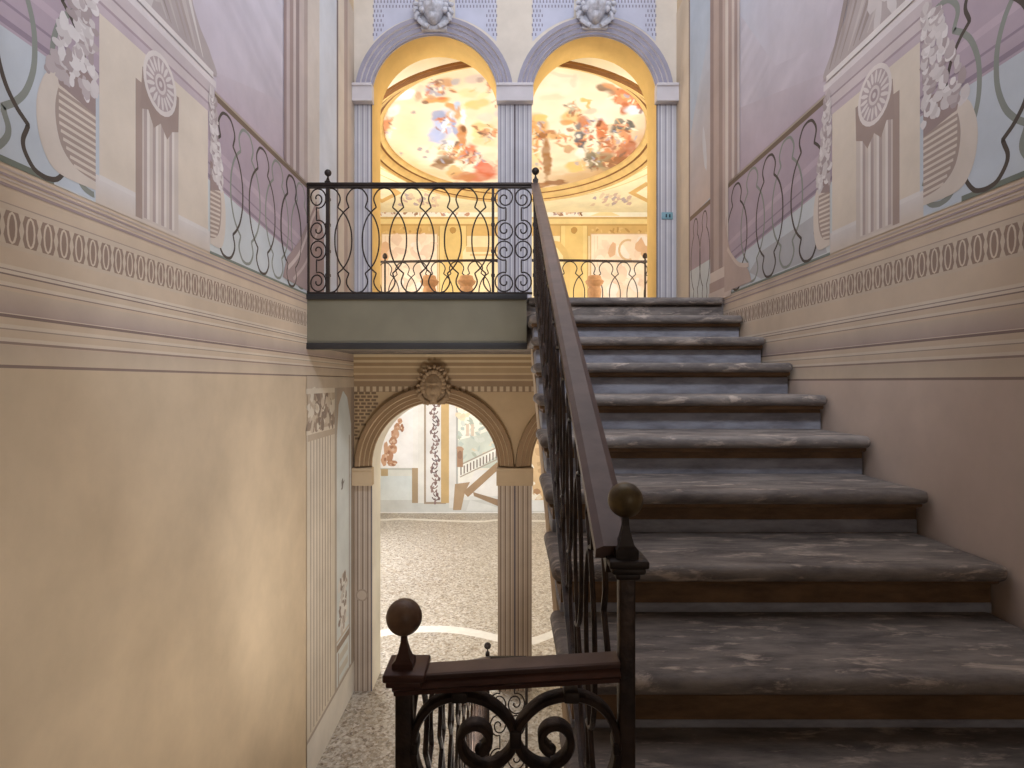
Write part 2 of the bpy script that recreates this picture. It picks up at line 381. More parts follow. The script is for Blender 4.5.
# ================================================================== SIDE WALLS with their painted architecture
def wall_painting(cv, side):
    """coordinates: a = distance Y into the picture, b = height Z. side -1 left, 1 right. cv is a Canvas on that wall."""
    q = (lambda px: (904.5 / (508 - px))) if side < 0 else (lambda px: (990.0 / (px - 508)))
    ped0, ped1 = (2.21, 3.01) if side < 0 else (2.40, 3.05)
    rosY = 2.60 if side < 0 else 2.70
    ph = 1.954 if side < 0 else 2.07          # a dark baluster
    PLA, TAN, MAU = (214, 192, 162), (206, 178, 142), (172, 152, 164)
    Ys, Ye = 0.4, YA + 0.0
    # ---- lower wall and the painted entablature
    cv.rect(Ys, Ye, ZF, 0.06, *(((218, 188, 144), (216, 188, 150)) if side < 0 else ((204, 176, 162), (210, 182, 160))))
    cv.rect(Ys, Ye, 0.04, 0.66, (214, 186, 154))
    dz = 0.0 if side < 0 else -0.035
    for z, h, c in ((.047, .010, (146, 120, 106)), (.118, .008, (156, 130, 114)), (.160, .004, (168, 146, 128)), (.200, .010, (140, 114, 104)),
                    (.288, .004, (150, 126, 114)), (.325, .005, (140, 116, 104)), (.340, .004, (160, 136, 122))):
        cv.rect(Ys, Ye, z + dz - h / 2, z + dz + h / 2, c)
        cv.rect(Ys, Ye, z + dz + h / 2, z + dz + h / 2 + .012, (222, 202, 176))
    cv.rect(Ys, Ye, .208 + dz, .275 + dz, (182, 156, 144), (206, 182, 156))
    cv.rect(Ys, Ye, .052 + dz, .112 + dz, (214, 190, 158), (204, 178, 150))
    cv.rect(Ys, Ye, .405, .535, (212, 188, 160))
    cv.rect(Ys, Ye, .536, .54, (176, 152, 136))
    # running ornament: pointed ovals and dumb-bells
    y = 0.9; p = 0.071
    cv.rect(Ys, Ye, .418, .518, (158, 128, 108))
    while y < Ye - .05:
        cv.line([(y + .0155 * math.cos(t), .468 + .046 * math.sin(t)) for t in [2 * PI * i / 12 for i in range(12)]], .0075, (222, 200, 172), True)
        yy = y + p / 2
        cv.poly([(yy - .013, .518), (yy + .013, .518), (yy + .004, .493), (yy + .010, .468), (yy + .004, .443), (yy + .013, .418), (yy - .013, .418), (yy - .004, .443), (yy - .010, .468), (yy - .004, .493)], (216, 194, 166))
        y += p
    for z, h, c in ((.592, .010, (164, 140, 136)), (.610, .006, (206, 184, 168)), (.622, .008, (168, 144, 140)), (.640, .006, (196, 174, 162))):
        cv.rect(Ys, Ye, z - h / 2, z + h / 2, c)
    # ---- sky above the balustrade
    zt = 3.6
    sky = [(2.0, (160, 146, 156)), (3.0, (172, 176, 204)), (4.02, (176, 178, 206))] if side < 0 else [(2.0, (180, 176, 196)), (3.2, (182, 184, 204)), (4.3, (170, 184, 222))]
    prev = Ys
    cv.rect(Ys, Ye, 0.655, 1.5, (206, 208, 204))
    cv.rect(Ys, Ye, 1.48, zt, (198, 182, 192), (196, 202, 222))
    for (ya, ca) in sky:
        pass
    # soft diagonal veils of cloud: gradient strips, no hard ends
    for i in range(16):
        z0_ = 1.5 + i * .12; dd = random.uniform(.10, .2); ya_, yb_ = 2.95, 4.25
        g = lambda z, t=0: tuple(int(p_ * (1 - min(1, (z - 1.48) / 2.1)) + q_ * min(1, (z - 1.48) / 2.1) + t) for p_, q_ in zip((198, 182, 192), (196, 202, 222)))
        t = random.choice((-6, 5, 9, -4))
        cv.poly([(ya_, z0_ + .4), (ya_, z0_ + .4 + dd / 2), (ya_, z0_ + .4 + dd), (yb_, z0_ + dd), (yb_, z0_ + dd / 2), (yb_, z0_)], None,
                [g(z0_ + .4), g(z0_ + .4 + dd / 2, t), g(z0_ + .4 + dd), g(z0_ + dd), g(z0_ + dd / 2, t), g(z0_)])
    if side > 0:
        cv.poly([(4.25, 2.6), (3.7, 1.95), (3.1, 1.75), (3.1, 2.3), (3.6, 3.1), (4.0, 3.5), (4.25, 3.5)], None, [(194, 198, 216), (202, 192, 204), (198, 186, 196), (202, 196, 208), (198, 196, 212), (190, 200, 222), (188, 200, 226)])
    cv.poly([(3.1, 1.49), (4.27, 1.49), (4.27, 1.95), (3.6, 1.75), (3.1, 1.60)], None, [(192, 170, 182), (188, 164, 178), (196, 182, 194), (196, 180, 190), (196, 180, 190)])
    # ---- balustrade bays: mauve entablature behind, pale ground below
    for (ya, yb) in ((Ys, ped0), (ped1, 4.62 if side > 0 else 4.55)):
        zl = 1.06 if ya < 2 else 1.02; zr = 1.06 if ya < 2 else .86
        cv.poly([(ya, zl), (yb, zr), (yb, 1.50), (ya, 1.50)], (178, 154, 166))
        cv.poly([(ya, zl), (yb, zr), (yb, .66), (ya, .66)], None, [(200, 204, 204), (186, 192, 200), (190, 200, 210), (202, 206, 202)])
        cv.poly([(ya, zl + .16), (yb, zr + .14), (yb, zr + .17), (ya, zl + .2)], (190, 164, 176))
        cv.poly([(ya, zl + .01), (yb, zr + .01), (yb, zr + .03), (ya, zl + .03)], (146, 124, 140))
        cv.poly([(ya, zl + .08), (yb, zr + .07), (yb, zr + .08), (ya, zl + .09)], (148, 126, 142))
    if side > 0:
        cv.poly([(3.2, .9), (3.9, .85), (4.1, .75), (3.9, .67), (3.1, .67)], (178, 176, 178))
    # green foot strip and rail
    cv.rect(Ys, ped0 - .22, .655, .675, (112, 120, 104))
    cv.rect(ped1 + .02, 4.62, .650, .664, (120, 128, 116))
    cv.poly([(ped1 + .07, 1.45), (4.55, 1.45), (4.55, 1.485), (ped1 + .07, 1.485)], (118, 94, 72))
    cv.line([(ped1 + .07, 1.488), (4.55, 1.488)], .012, (176, 156, 134))
    # painted balusters: pale ones (their shadow on the ground) and dark ones
    def bal(yc, col, w_, z0, z1):
        L = lyre(.238)
        lo, hi = (Ys, ped0 - .02) if yc < ped0 else (ped1 + .05, 4.52)
        seg = []
        for i in range(len(L) + 1):
            a, v = L[i % len(L)]
            P = (yc + a, z0 + v * (z1 - z0))
            if lo < P[0] < hi: seg.append(P)
            else:
                if len(seg) > 1: cv.line(seg, w_, col)
                seg = []
        if len(seg) > 1: cv.line(seg, w_, col)
    ys = [ph - .952, ph - .476, ph, ph + .476 * 3, ph + .476 * 2.68] if False else None
    dark = [ph - .952, ph - .476, ph] + ([3.213, 3.684, 4.168] if side < 0 else [3.30, 3.79, 4.33])
    pale = [ph - .714, ph - .238, ph + .22] + ([3.45, 3.92, 4.36] if side < 0 else [3.55, 4.05])
    for yc in pale: bal(yc, (134, 138, 126), .017 if yc > 2.5 else .022, .68, 1.44)
    for yc in dark: bal(yc, (78, 66, 56), .016 if yc > 2.5 else .017, .665, 1.43)
    # ---- pedestal with fluted strip and rosette
    cv.rect(ped0, ped1, .655, 1.36, (220, 200, 176), (220, 202, 180))
    cv.rect(ped0 - .02, ped1 + .02, .655, .76, (212, 192, 172), (218, 208, 202))
    cv.rect(ped0 + .0, ped1, .745, .765, (222, 212, 204))
    z0 = 1.36
    for h, c in ((.035, (194, 172, 178)), (.012, (170, 146, 152)), (.045, (206, 188, 186)), (.010, (160, 138, 142)), (.05, (198, 180, 180)), (.035, (218, 206, 204))):
        ov = (z0 - 1.36) * .35
        cv.rect(ped0 - .03 - ov, ped1 + .03 + ov, z0, z0 + h, c); z0 += h
    fl0, fl1 = rosY - .13, rosY + .11
    cv.rect(fl0 - .045, fl0, .67, 1.23, (166, 140, 126))
    cv.rect(fl0, fl1 + .03, .67, 1.25, (206, 188, 174))
    for i in range(4):
        a = fl0 + .01 + i * .062
        cv.rect(a, a + .022, .68, 1.22, (178, 156, 148)); cv.rect(a + .022, a + .04, .68, 1.22, (222, 208, 196))
    cv.poly([(rosY - .13, 1.30), (rosY - .145, 1.12), (rosY - .09, 1.14), (rosY - .05, 1.08), (rosY, 1.12), (rosY + .05, 1.07), (rosY + .09, 1.12), (rosY + .14, 1.14), (rosY + .145, 1.30)], (162, 136, 124))
    rc = (rosY, 1.29)
    def ring(r): return [(rc[0] + r * math.cos(2 * PI * i / 24), rc[1] + r * 1.05 * math.sin(2 * PI * i / 24)) for i in range(24)]
    cv.poly(ring(.125), (222, 208, 200)); cv.poly(ring(.105), (182, 160, 158))
    for i in range(18):
        a = 2 * PI * i / 18
        cv.blob((rc[0] + .078 * math.cos(a), rc[1] + .08 * math.sin(a)), .030, .009, (220, 206, 200), 8, .1, a)
    cv.poly(ring(.040), (214, 198, 192)); cv.poly(ring(.026), (170, 146, 146)); cv.poly(ring(.012), (214, 200, 194))
    # ---- flower urns on either side
    for (c, s, sz) in ((ped0 - .02, -1, 1.0), (ped1 + .02, 1, .62)):
        w_ = .20 * sz if s < 0 else .12
        cv.poly(smooth_path([(c, .70), (c + s * w_ * .9, .70), (c + s * w_ * 1.25, .76), (c + s * w_ * 1.38, .86), (c + s * w_ * 1.3, .96), (c + s * w_ * 1.0, 1.03), (c, 1.05)], 5), (214, 196, 178))
        cv.poly(smooth_path([(c, .73), (c + s * w_ * .5, .745), (c + s * w_ * .85, .80), (c + s * w_ * .98, .90), (c + s * w_ * .9, .99), (c + s * w_ * .7, 1.03), (c, 1.03)], 5), (168, 144, 130))
        for i in range(11):
            z = .745 + i * .024; e = w_ * (.5 + .5 * math.sin(min(1, (i + 1) / 7) * PI / 2)) * .9
            cv.line([(c, z), (c + s * e, z + .006)], .011, (216, 196, 176))
        cv.poly([(c, .97), (c + s * w_ * .9, 1.0), (c + s * w_, 1.1), (c, 1.12)], (156, 130, 124))
        cols = [(206, 194, 190), (222, 212, 208), (186, 168, 166), (170, 150, 148), (212, 200, 196)]
        for i in range(120):
            z = 1.02 + .46 * (i / 120.0); e = w_ * (1.15 - (z - 1.04) * 1.9)
            if e < .02: e = .02
            cv.blob((c + s * random.uniform(0, e), z), random.uniform(.012, .032) * (.6 + .4 * sz), random.uniform(.012, .032), random.choice(cols), 12, .16)
    # ---- seated figure and drapery above the pedestal (only its foot shows)
    a0, a1 = (ped0 + .02, ped1 + .05) if side < 0 else (ped0 - .05, ped1 + .05)
    cv.poly(smooth_path([(a0, 1.56), (a1 - .02, 1.56), (a1 - .03, 1.66), (a1 - .14, 1.74), (a1 - .22, 1.86), (a1 - .24, 2.1), (a1 - .22, 2.5), (a0, 2.5)], 5), (176, 160, 156))
    for i in range(7):
        t = i / 6.0 + random.uniform(-.05, .05)
        cv.line(smooth_path([(a0 + .16 + t * .36, 2.45), (a0 + .14 + t * .38, 2.05), (a0 + .22 + t * .38, 1.82), (a0 + .40 + t * .33, 1.60)], 8), random.uniform(.02, .06),
                random.choice([(212, 202, 196), (168, 150, 144), (190, 176, 170), (154, 136, 130)]), taper=True)
    cv.dabs((a0, a0 + .35, 1.62, 2.2), 60, .045, [(208, 198, 194), (190, 176, 172), (166, 150, 146), (200, 188, 184)], .12, 1.5)
    cv.line([(a0 - .02, 1.565), (a1, 1.565)], .03, (222, 212, 206))
    # ---- upright painted strips towards the arch wall
    if side < 0:
        strips = [(4.02, 4.07, (150, 124, 124)), (4.07, 4.13, (192, 172, 170)), (4.13, 4.20, (162, 136, 132)), (4.20, 4.25, (202, 184, 178)), (4.25, 4.32, (150, 128, 126)), (4.32, 4.42, (194, 176, 170)),
                  (4.42, 4.5, (178, 158, 150)), (4.5, 4.78, (206, 194, 184)), (4.78, 5.26, (200, 206, 218)), (5.26, 5.31, (120, 104, 104)), (5.31, 5.50, (212, 196, 176)), (5.50, 5.62, (178, 152, 140)), (5.62, YA, (206, 186, 166))]
    else:
        strips = [(4.26, 4.30, (206, 190, 186)), (4.30, 4.36, (168, 142, 136)), (4.36, 4.41, (208, 190, 180)), (4.41, 4.48, (176, 148, 140)), (4.48, 4.54, (216, 200, 188)), (4.54, 4.60, (190, 164, 152)),
                  (4.60, 4.68, (158, 132, 124)), (4.68, 4.80, (182, 156, 144)), (4.80, 4.88, (150, 124, 118)),
                  (4.88, 5.42, (168, 182, 202)), (5.42, 5.46, (140, 118, 110)), (5.46, YA, (214, 190, 160))]
    for a, b, c in strips:
        cv.rect(a, b, (1.49 if b <= (4.55 if side < 0 else 4.5) else .66), zt, c)
    if side < 0:
        cv.poly([(4.55, .68), (4.0, .7), (4.08, .85), (4.3, 1.0), (4.5, 1.2), (4.7, 1.42), (4.9, 1.2), (4.9, .68)], (164, 138, 136))
        cv.line(smooth_path([(4.1, .78), (4.35, .95), (4.6, 1.25), (4.75, 1.38)], 5), .03, (206, 184, 178))
        cv.line(smooth_path([(4.2, .72), (4.45, .88), (4.7, 1.15), (4.85, 1.3)], 5), .025, (196, 172, 166))
        for yc in (4.168,): bal(yc, (78, 66, 56), .012, .665, 1.43)
    else:
        for a, b, r_, c in ((4.88, 5.42, .0, 0),):
            cv.poly([(4.88, 1.5), (5.42, 1.48), (5.42, 2.2), (5.2, 2.5), (4.88, 2.9)], None, [(196, 170, 156), (190, 168, 160), (188, 178, 178), (178, 182, 194), (172, 182, 200)])
            cv.blob((5.02, 1.95), .04, .2, (196, 194, 200), 16, .1, R(-12)); cv.blob((5.1, 3.4), .04, .08, (100, 100, 110))
            cv.rect(4.88, 5.42, .66, 1.47, (176, 150, 156)); cv.rect(4.88, 5.42, .66, 1.0, (196, 200, 200))
            cv.line([(4.88, 1.47), (5.42, 1.47)], .04, (124, 98, 74))
            for yc in (5.02, 5.26):
                cv.line([(yc + x_, .67 + v_ * .76) for x_, v_ in lyre(.16)], .014, (88, 74, 66), True)
        for i, h in enumerate((.10, .07, .07)):
            cv.rect(4.50 - i * .04, 4.88 + i * .02, .66 + .22 - i * .08 - .08, .66 + .22 - i * .08, [(214, 192, 178), (176, 146, 136), (206, 182, 168)][i])
        cv.poly(smooth_path([(4.05, .68), (4.12, .78), (4.25, .84), (4.42, .95), (4.5, 1.1), (4.52, 1.25), (4.56, 1.0), (4.56, .68)], 4), (190, 162, 148))
        cv.line(smooth_path([(4.10, .80), (4.3, .85), (4.5, 1.0)], 5), .03, (210, 186, 170))
    # ---- lower end: painted fluted pilaster and a niche scene (left), plain on the right
    cv.rect(4.48, 5.20, ZF, -.36, (222, 206, 180)); cv.rect(4.48, Ye, -.10, .045, (206, 184, 156))
    for i in range(8):
        a = 4.56 + i * .073
        cv.rect(a, a + .022, ZF + .35, -.45, (176, 152, 130)); cv.rect(a + .022, a + .045, ZF + .35, -.45, (232, 218, 196))
    cv.rect(4.50, 5.20, -.45, -.40, (198, 174, 146)); cv.rect(4.47, 5.24, -.40, -.37, (228, 212, 186))
    cv.rect(4.50, 5.20, -.37, -.06, (200, 176, 146))
    cv.dabs((4.52, 5.18, -.36, -.08), 70, .05, [(228, 214, 190), (166, 140, 116), (212, 192, 164), (148, 124, 104)], .4, 1.1)
    cv.rect(4.46, 5.26, -.09, -.05, (226, 210, 184))
    cv.rect(5.20, 5.26, ZF, -.05, (180, 164, 144))
    cv.rect(5.26, 5.74, ZF, -.05, (216, 220, 216), (206, 212, 210)); cv.poly([(5.26, -.05), (5.26, -.5), (5.32, -.2), (5.46, -.08), (5.6, -.14), (5.74, -.4), (5.74, -.05)], (184, 160, 136))
    cv.rect(5.74, Ye, ZF, -.05, (170, 148, 126))
    cv.blob((5.44, -.92), .03, .05, (120, 112, 104)); cv.line([(5.40, -.97), (5.5, -.9)], .015, (120, 112, 104))
    cv.dabs((5.36, 5.58, -2.25, -1.75), 60, .045, [(206, 196, 184), (150, 132, 118), (176, 158, 144), (226, 220, 210)], .4, 1.3)
    cv.rect(5.26, 5.70, -2.38, -2.32, (160, 136, 116)); cv.rect(5.26, 5.66, -2.30, -2.28, (206, 186, 160))
    for z in (-2.5, -2.62, -2.74): cv.rect(5.34, 5.62, z, z + .07, (206, 196, 178))
    cv.rect(4.48, Ye, ZF, ZF + .30, (226, 216, 200)); cv.rect(4.48, Ye, ZF + .30, ZF + .33, (178, 160, 142))
    cv.rect(5.3, 5.33, ZF + .3, -2.4, (178, 158, 138)); cv.rect(5.66, 5.69, ZF + .3, -.5, (176, 160, 146))

def side_wall(name, X, side):
    body = MB(); a, b = (X, X - .25) if side < 0 else (X + .25, X)
    body.box(min(a, b), max(a, b), -2.5, YA + TA, ZF - .1, 4.6)
    sg = 1 if side < 0 else -1
    cv = Canvas(lambda y, z, e: (X + sg * (e + .0006), y, z), 8e-6, (.22, .10, (226, 216, 206)))
    wall_painting(cv, side)
    o = cv.build(name, None, (body, (206, 184, 154)))
    struct(o)
side_wall('wall_left', XL, -1)
side_wall('wall_right', XR, 1)

# ================================================================== ARCH WALL
ARC = [(-.713, .613), (.84, .608)]                 # centre X, radius
SPU, SPL = 2.765, -.815                            # springing heights
def arch_pts(cx, r, zb, zs, n=28):
    return [(cx - r, zb)] + [(cx + r * math.cos(PI - PI * i / n), zs + r * math.sin(PI * i / n)) for i in range(n + 1)] + [(cx + r, zb)]
def arch_wall():
    x0, x1, zt = XL, XR, 4.6
    outer = [(x0, ZF)]
    for cx, r in ARC: outer += arch_pts(cx, r, ZF, SPL)
    outer += [(x1, ZF), (x1, zt), (x0, zt)]
    holes = [arch_pts(cx, r, ZU, SPU)[::-1] for cx, r in ARC]
    loops = [outer] + holes
    flat = [p for l in loops for p in l]
    tris = geometry.tessellate_polygon([[Vector((a, b, 0)) for a, b in l] for l in loops])
    n = len(flat); m = MB()
    m.add([(a, YA, b) for a, b in flat] + [(a, YA + TA, b) for a, b in flat], [tuple(t) for t in tris] + [tuple(i + n for i in t[::-1]) for t in tris])
    o = 0; sides = []
    for l in loops:
        k = len(l)
        for i in range(k): sides.append((o + i, o + (i + 1) % k, o + (i + 1) % k + n, o + i + n))
        o += k
    cv = Canvas(lambda x, z, e: (x, YA - e - .0006, z), 8e-6, (.15, .05, (226, 218, 210)))
    X = lambda px: (px - 508) * YA / F
    Z = lambda py: (382 - py) * YA / F
    BE, LV, LT = (218, 206, 190), (186, 188, 208), (204, 204, 216)
    T1, T2, T3 = (196, 164, 122), (178, 146, 108), (214, 188, 150)
    # spandrel ground, upper
    up = [(x0, ZU)] + arch_pts(ARC[0][0], ARC[0][1], ZU, SPU) + arch_pts(ARC[1][0], ARC[1][1], ZU, SPU) + [(x1, ZU), (x1, zt), (x0, zt)]
    cv.poly(up, BE)
    lo = [(x0, ZF)] + arch_pts(ARC[0][0], ARC[0][1], ZF, SPL) + arch_pts(ARC[1][0], ARC[1][1], ZF, SPL) + [(x1, ZF), (x1, .28), (x0, .28)]
    cv.poly(lo, T1)
    # dotted stone field round the archivolts (upper)
    for cx, r in ARC:
        for s in (-1, 1):
            xa, xb = cx + s * .60, cx + s * .28
            pts = [(cx + s * .19, Z(-30)), (cx + s * .60, Z(-30)), (cx + s * .60, Z(48))] + [(cx + s * .82 * math.cos(t), SPU + .82 * math.sin(t)) for t in [R(43 + 33 * i / 7) for i in range(8)]]
            cv.poly(pts, (192, 194, 214))
            z = Z(-28)
            row = 0
            while z > Z(46):
                zz = z
                a = .20 + (.012 if row % 2 else 0)
                while a < .60:
                    edge = math.hypot(a, zz - SPU)
                    if edge > .85 and (a > .50 or zz > Z(8)):
                        cv.rect(cx + s * a, cx + s * (a + .012), zz - .028, zz, (138, 132, 150))
                    a += .032
                z -= .046; row += 1
    # brick field and dentils (lower)
    for cx, r in ARC[:1]:
        z = Z(392); row = 0
        while z > Z(462):
            a = -.86
            while a < -.60:
                if math.hypot(a, z - SPL) > .84: cv.rect(cx + a + (.02 if row % 2 else 0), cx + a + .045 + (.02 if row % 2 else 0), z - .022, z, (128, 102, 76))
                a += .06
            z -= .034; row += 1
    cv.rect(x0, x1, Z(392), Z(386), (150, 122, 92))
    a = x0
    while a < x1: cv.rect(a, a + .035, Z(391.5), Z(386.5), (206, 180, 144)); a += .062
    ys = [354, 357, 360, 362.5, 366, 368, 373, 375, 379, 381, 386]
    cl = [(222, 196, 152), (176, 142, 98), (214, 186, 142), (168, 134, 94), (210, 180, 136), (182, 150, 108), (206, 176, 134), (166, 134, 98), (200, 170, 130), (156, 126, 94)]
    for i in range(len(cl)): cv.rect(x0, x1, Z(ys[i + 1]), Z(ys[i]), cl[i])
    # fluted pilaster faces: jambs and middle pier
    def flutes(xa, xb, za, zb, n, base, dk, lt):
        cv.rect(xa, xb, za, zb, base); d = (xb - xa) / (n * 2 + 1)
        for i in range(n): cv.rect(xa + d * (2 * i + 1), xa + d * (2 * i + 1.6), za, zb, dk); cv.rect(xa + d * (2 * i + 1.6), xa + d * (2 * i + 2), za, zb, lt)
    pier0, pier1 = ARC[0][0] + ARC[0][1], ARC[1][0] - ARC[1][1]
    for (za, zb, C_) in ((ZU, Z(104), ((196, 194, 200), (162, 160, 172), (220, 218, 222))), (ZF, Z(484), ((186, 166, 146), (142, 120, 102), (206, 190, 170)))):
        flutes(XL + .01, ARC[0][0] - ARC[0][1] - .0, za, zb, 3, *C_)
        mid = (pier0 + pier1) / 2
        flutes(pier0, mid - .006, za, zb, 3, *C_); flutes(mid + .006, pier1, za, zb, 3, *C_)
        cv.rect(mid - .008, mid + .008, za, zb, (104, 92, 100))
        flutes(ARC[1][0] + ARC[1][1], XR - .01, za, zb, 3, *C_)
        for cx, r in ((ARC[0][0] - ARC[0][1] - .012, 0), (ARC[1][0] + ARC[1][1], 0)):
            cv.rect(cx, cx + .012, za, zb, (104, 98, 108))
    cv.blob((X(362), Z(595)), .06, .06, (166, 146, 128), 20, .02); cv.blob((X(362), Z(595)), .045, .045, (196, 176, 154), 20, .02)
    ob = cv.build('wall_arches', None, (m, (232, 190, 108)))
    # reveal faces (ochre above, pale below) appended with their own colour
    me = ob.data
    bm = bmesh.new(); bm.from_mesh(me); lay = bm.verts.layers.float_color['Col']
    for a, b, c, d in sides:
        za = (flat[a][1] + flat[b][1]) / 2
        up_ = za > .5
        col = (*lin((228, 190, 118) if up_ else (236, 228, 212)), 1)
        vs = []
        for i in (a, b, c, d):
            f_ = flat[i % n]; v = bm.verts.new((f_[0], YA if i < n else YA + TA, f_[1])); v[lay] = col; vs.append(v)
        bm.faces.new(vs)
    bmesh.ops.recalc_face_normals(bm, faces=bm.faces[:])
    bm.to_mesh(me); bm.free()
    struct(ob)
    # archivolts in low relief, imposts
    k = 0
    for cx, r in ARC:
        for zs, M_ in ((SPU, M_LAV), (SPL, M_TAN)):
            k += 1
            ml = MB(); nn = 30
            prof = [(0.004, .0), (0.004, .03), (.024, .03), (.030, .046), (.066, .046), (.072, .06), (.104, .06), (.112, .08), (.152, .08), (.160, 0.0)]
            rows = []
            for i in range(nn + 1):
                t = PI * i / nn
                rows.append([(cx + (r + a) * math.cos(t), YA - b + .0, zs + (r + a) * math.sin(t)) for a, b in prof])
            vs = [p for rr in rows for p in rr]; kk = len(prof); fs = []
            for i in range(nn):
                for q in range(kk - 1): fs.append((i * kk + q, i * kk + q + 1, (i + 1) * kk + q + 1, (i + 1) * kk + q))
            ml.add(vs, fs); ml.mi = [(1 if (i % (kk - 1)) in (1, 3, 5, 7) or (i % (kk - 1)) == 0 else 0) for i in range(len(fs))]
            struct(ml.build('trim_%d' % k, [M_, M_LAVD if M_ is M_LAV else M_TAND]))
    for zc, M_ in ((Z(96), M_LAV), (Z(475.5), M_TAN)):
        for xa, xb in ((XL + .005, ARC[0][0] - ARC[0][1] + .015), (pier0 - .012, pier1 + .012), (ARC[1][0] + ARC[1][1] - .015, XR - .005)):
            k += 1; mb = MB()
            mb.box(xa, xb, YA - .085, YA + .01, zc - .07, zc + .06)
            mb.box(xa - .0, xb + .0, YA - .10, YA + .01, zc + .055, zc + .085, bev=.006); mb.box(xa, xb, YA - .09, YA + .01, zc - .085, zc - .068)
            struct(mb.build('trim_%d' % k, M_))
arch_wall()

# ------------------------------------------------------------------ stucco masks on the keystones
def mask(name, label, c, s, M_, yaw=0):
    m = MB()
    bm = bmesh.new(); bmesh.ops.create_uvsphere(bm, u_segments=32, v_segments=24, radius=1)
    for v in bm.verts:
        x, y, z = v.co
        fy = y
        wx = .70 * (1 - .28 * max(0, -z)) ; X_ = x * wx; Z_ = z * 1.0; Y_ = y * .62
        if y < 0:
            g = lambda x0, z0, sx, sz: math.exp(-((X_ - x0) / sx) ** 2 - ((Z_ - z0) / sz) ** 2)
            Y_ -= .24 * g(0, -.10, .09, .20) + .10 * g(0, -.20, .16, .08) + .10 * g(-.3, -.14, .16, .18) + .10 * g(.3, -.14, .16, .18)
            Y_ -= .13 * g(0, .28, .5, .10) + .14 * g(0, -.80, .2, .14)
            Y_ += .16 * (g(-.27, .10, .13, .09) + g(.27, .10, .13, .09))
            Y_ -= .07 * (g(-.27, .09, .07, .05) + g(.27, .09, .07, .05))
            Y_ -= .09 * g(0, -.42, .17, .045) + .09 * g(0, -.56, .14, .05); Y_ += .13 * g(0, -.49, .17, .03)
        v.co = (c[0] + X_ * s, c[1] + Y_ * s, c[2] + Z_ * s)
    m.addbm(bm, 0, True)
    root = thing(name, label, 'carved mask', c)
    m.build('face', M_, root)
    h = MB(); rnd = random.Random(3)
    for i in range(15):
        a = R(-25 + 230 * i / 14); ro = .92
        cx, cz = c[0] + math.cos(a) * .78 * s * ro, c[2] + .12 * s + math.sin(a) * 1.02 * s * ro
        p = []
        for q in range(9):
            t = q / 8; b = a + rnd.choice((-1, 1)) * 0 + math.sin(t * 5 + i) * .25
            p.append((cx + math.cos(b) * t * .42 * s, c[1] - .10 * s + .1 * s * math.sin(t * 6), cz + math.sin(b) * t * .42 * s - (t * t * .3 * s if math.sin(a) < .4 else 0)))
        h.tube(p, .11 * s, n=8)
        bm = bmesh.new(); bmesh.ops.create_icosphere(bm, subdivisions=2, radius=.19 * s)
        h.addbm(bm, 0, True, Matrix.Translation((cx, c[1] - .22 * s, cz)))
    h.build('hair', M_, root)
    d = MB()
    for sx in (-1, 1):
        pth = smooth_path([(c[0] + sx * .72 * s, c[1], c[2] + .2 * s), (c[0] + sx * 1.0 * s, c[1] - .05 * s, c[2] - .3 * s), (c[0] + sx * .8 * s, c[1] - .05 * s, c[2] - .8 * s), (c[0] + sx * .3 * s, c[1] - .1 * s, c[2] - 1.15 * s)], 5)
        d.sweep(pth, [(.15 * s * math.cos(t), .1 * s * math.sin(t)) for t in [2 * PI * q / 8 for q in range(8)]])
    d.box(c[0] - .75 * s, c[0] + .75 * s, c[1] + .1 * s, c[1] + .62 * s, c[2] - 1.2 * s, c[2] + .9 * s, bev=.04 * s)
    d.build('drapery', M_, root)
zk = lambda py: (382 - py) * YA / F
mask('keystone_mask', 'pale stucco face with curly hair over the crown of the upper left arch', (-.713, YA - .10, zk(14)), .165, M_MASKU)
mask('keystone_mask', 'pale stucco face with curly hair over the crown of the upper right arch', (.84, YA - .10, zk(13)), .165, M_MASKU)
mask('keystone_mask', 'brown stucco face above the crown of the lower arch under the landing', (-.713, YA - .10, zk(387)), .14, M_MASKL)

# small enamel plate
sg = MB(); X_, Z_ = (667.5 - 508) * (YA - .02) / F, (382 - 215.5) * (YA - .02) / F
sg.box(X_ - .055, X_ + .055, YA - .012, YA - .002, Z_ - .035, Z_ + .035, bev=.003)
sr = thing('wall_plate', 'small turquoise plate with two dark marks on the right jamb of the upper arches', 'sign', (X_, YA - .005, Z_))
sg.build('plate', M_SIGN, sr)
for dx in (-.010, .024):
    sm_ = MB(); sm_.box(X_ + dx - .007, X_ + dx + .007, YA - .016, YA - .011, Z_ - .016, Z_ + .016, bev=.003)
    sm_.build('figure_mark', M_INK, sr)

# ================================================================== FLOORS, LANDINGS
fl = MB(); fl.box(HXL, HXR, -2.5, YH + .2, ZF - .15, ZF); struct(fl.build('floor', M_TERRAZZO, origin=(0, 0, ZF)))
def floor_band(pxs, w_, name):
    m = MB(); a = []
    for px, py in smooth_path(pxs, 5):
        Y = -ZF * F / (py - VY); a.append(((px - VX) * Y / F, Y))
    vs = []
    for x, y in a: vs += [(x, y - w_ / 2, ZF + .001), (x, y + w_ / 2, ZF + .001), (x, y - w_ / 2, ZF - .02), (x, y + w_ / 2, ZF - .02)]
    fs = []
    for i in range(len(a) - 1):
        b = 4 * i; fs += [(b, b + 4, b + 5, b + 1), (b, b + 2, b + 6, b + 4), (b + 1, b + 5, b + 7, b + 3)]
    m.add(vs, fs); struct(m.build(name, M_INLAY))
floor_band([(250, 636), (340, 640), (378, 634), (400, 630.5), (430, 629), (455, 630), (480, 634), (500, 638.5), (530, 641), (545, 637), (565, 630), (600, 628)], .20, 'floor_inlay')
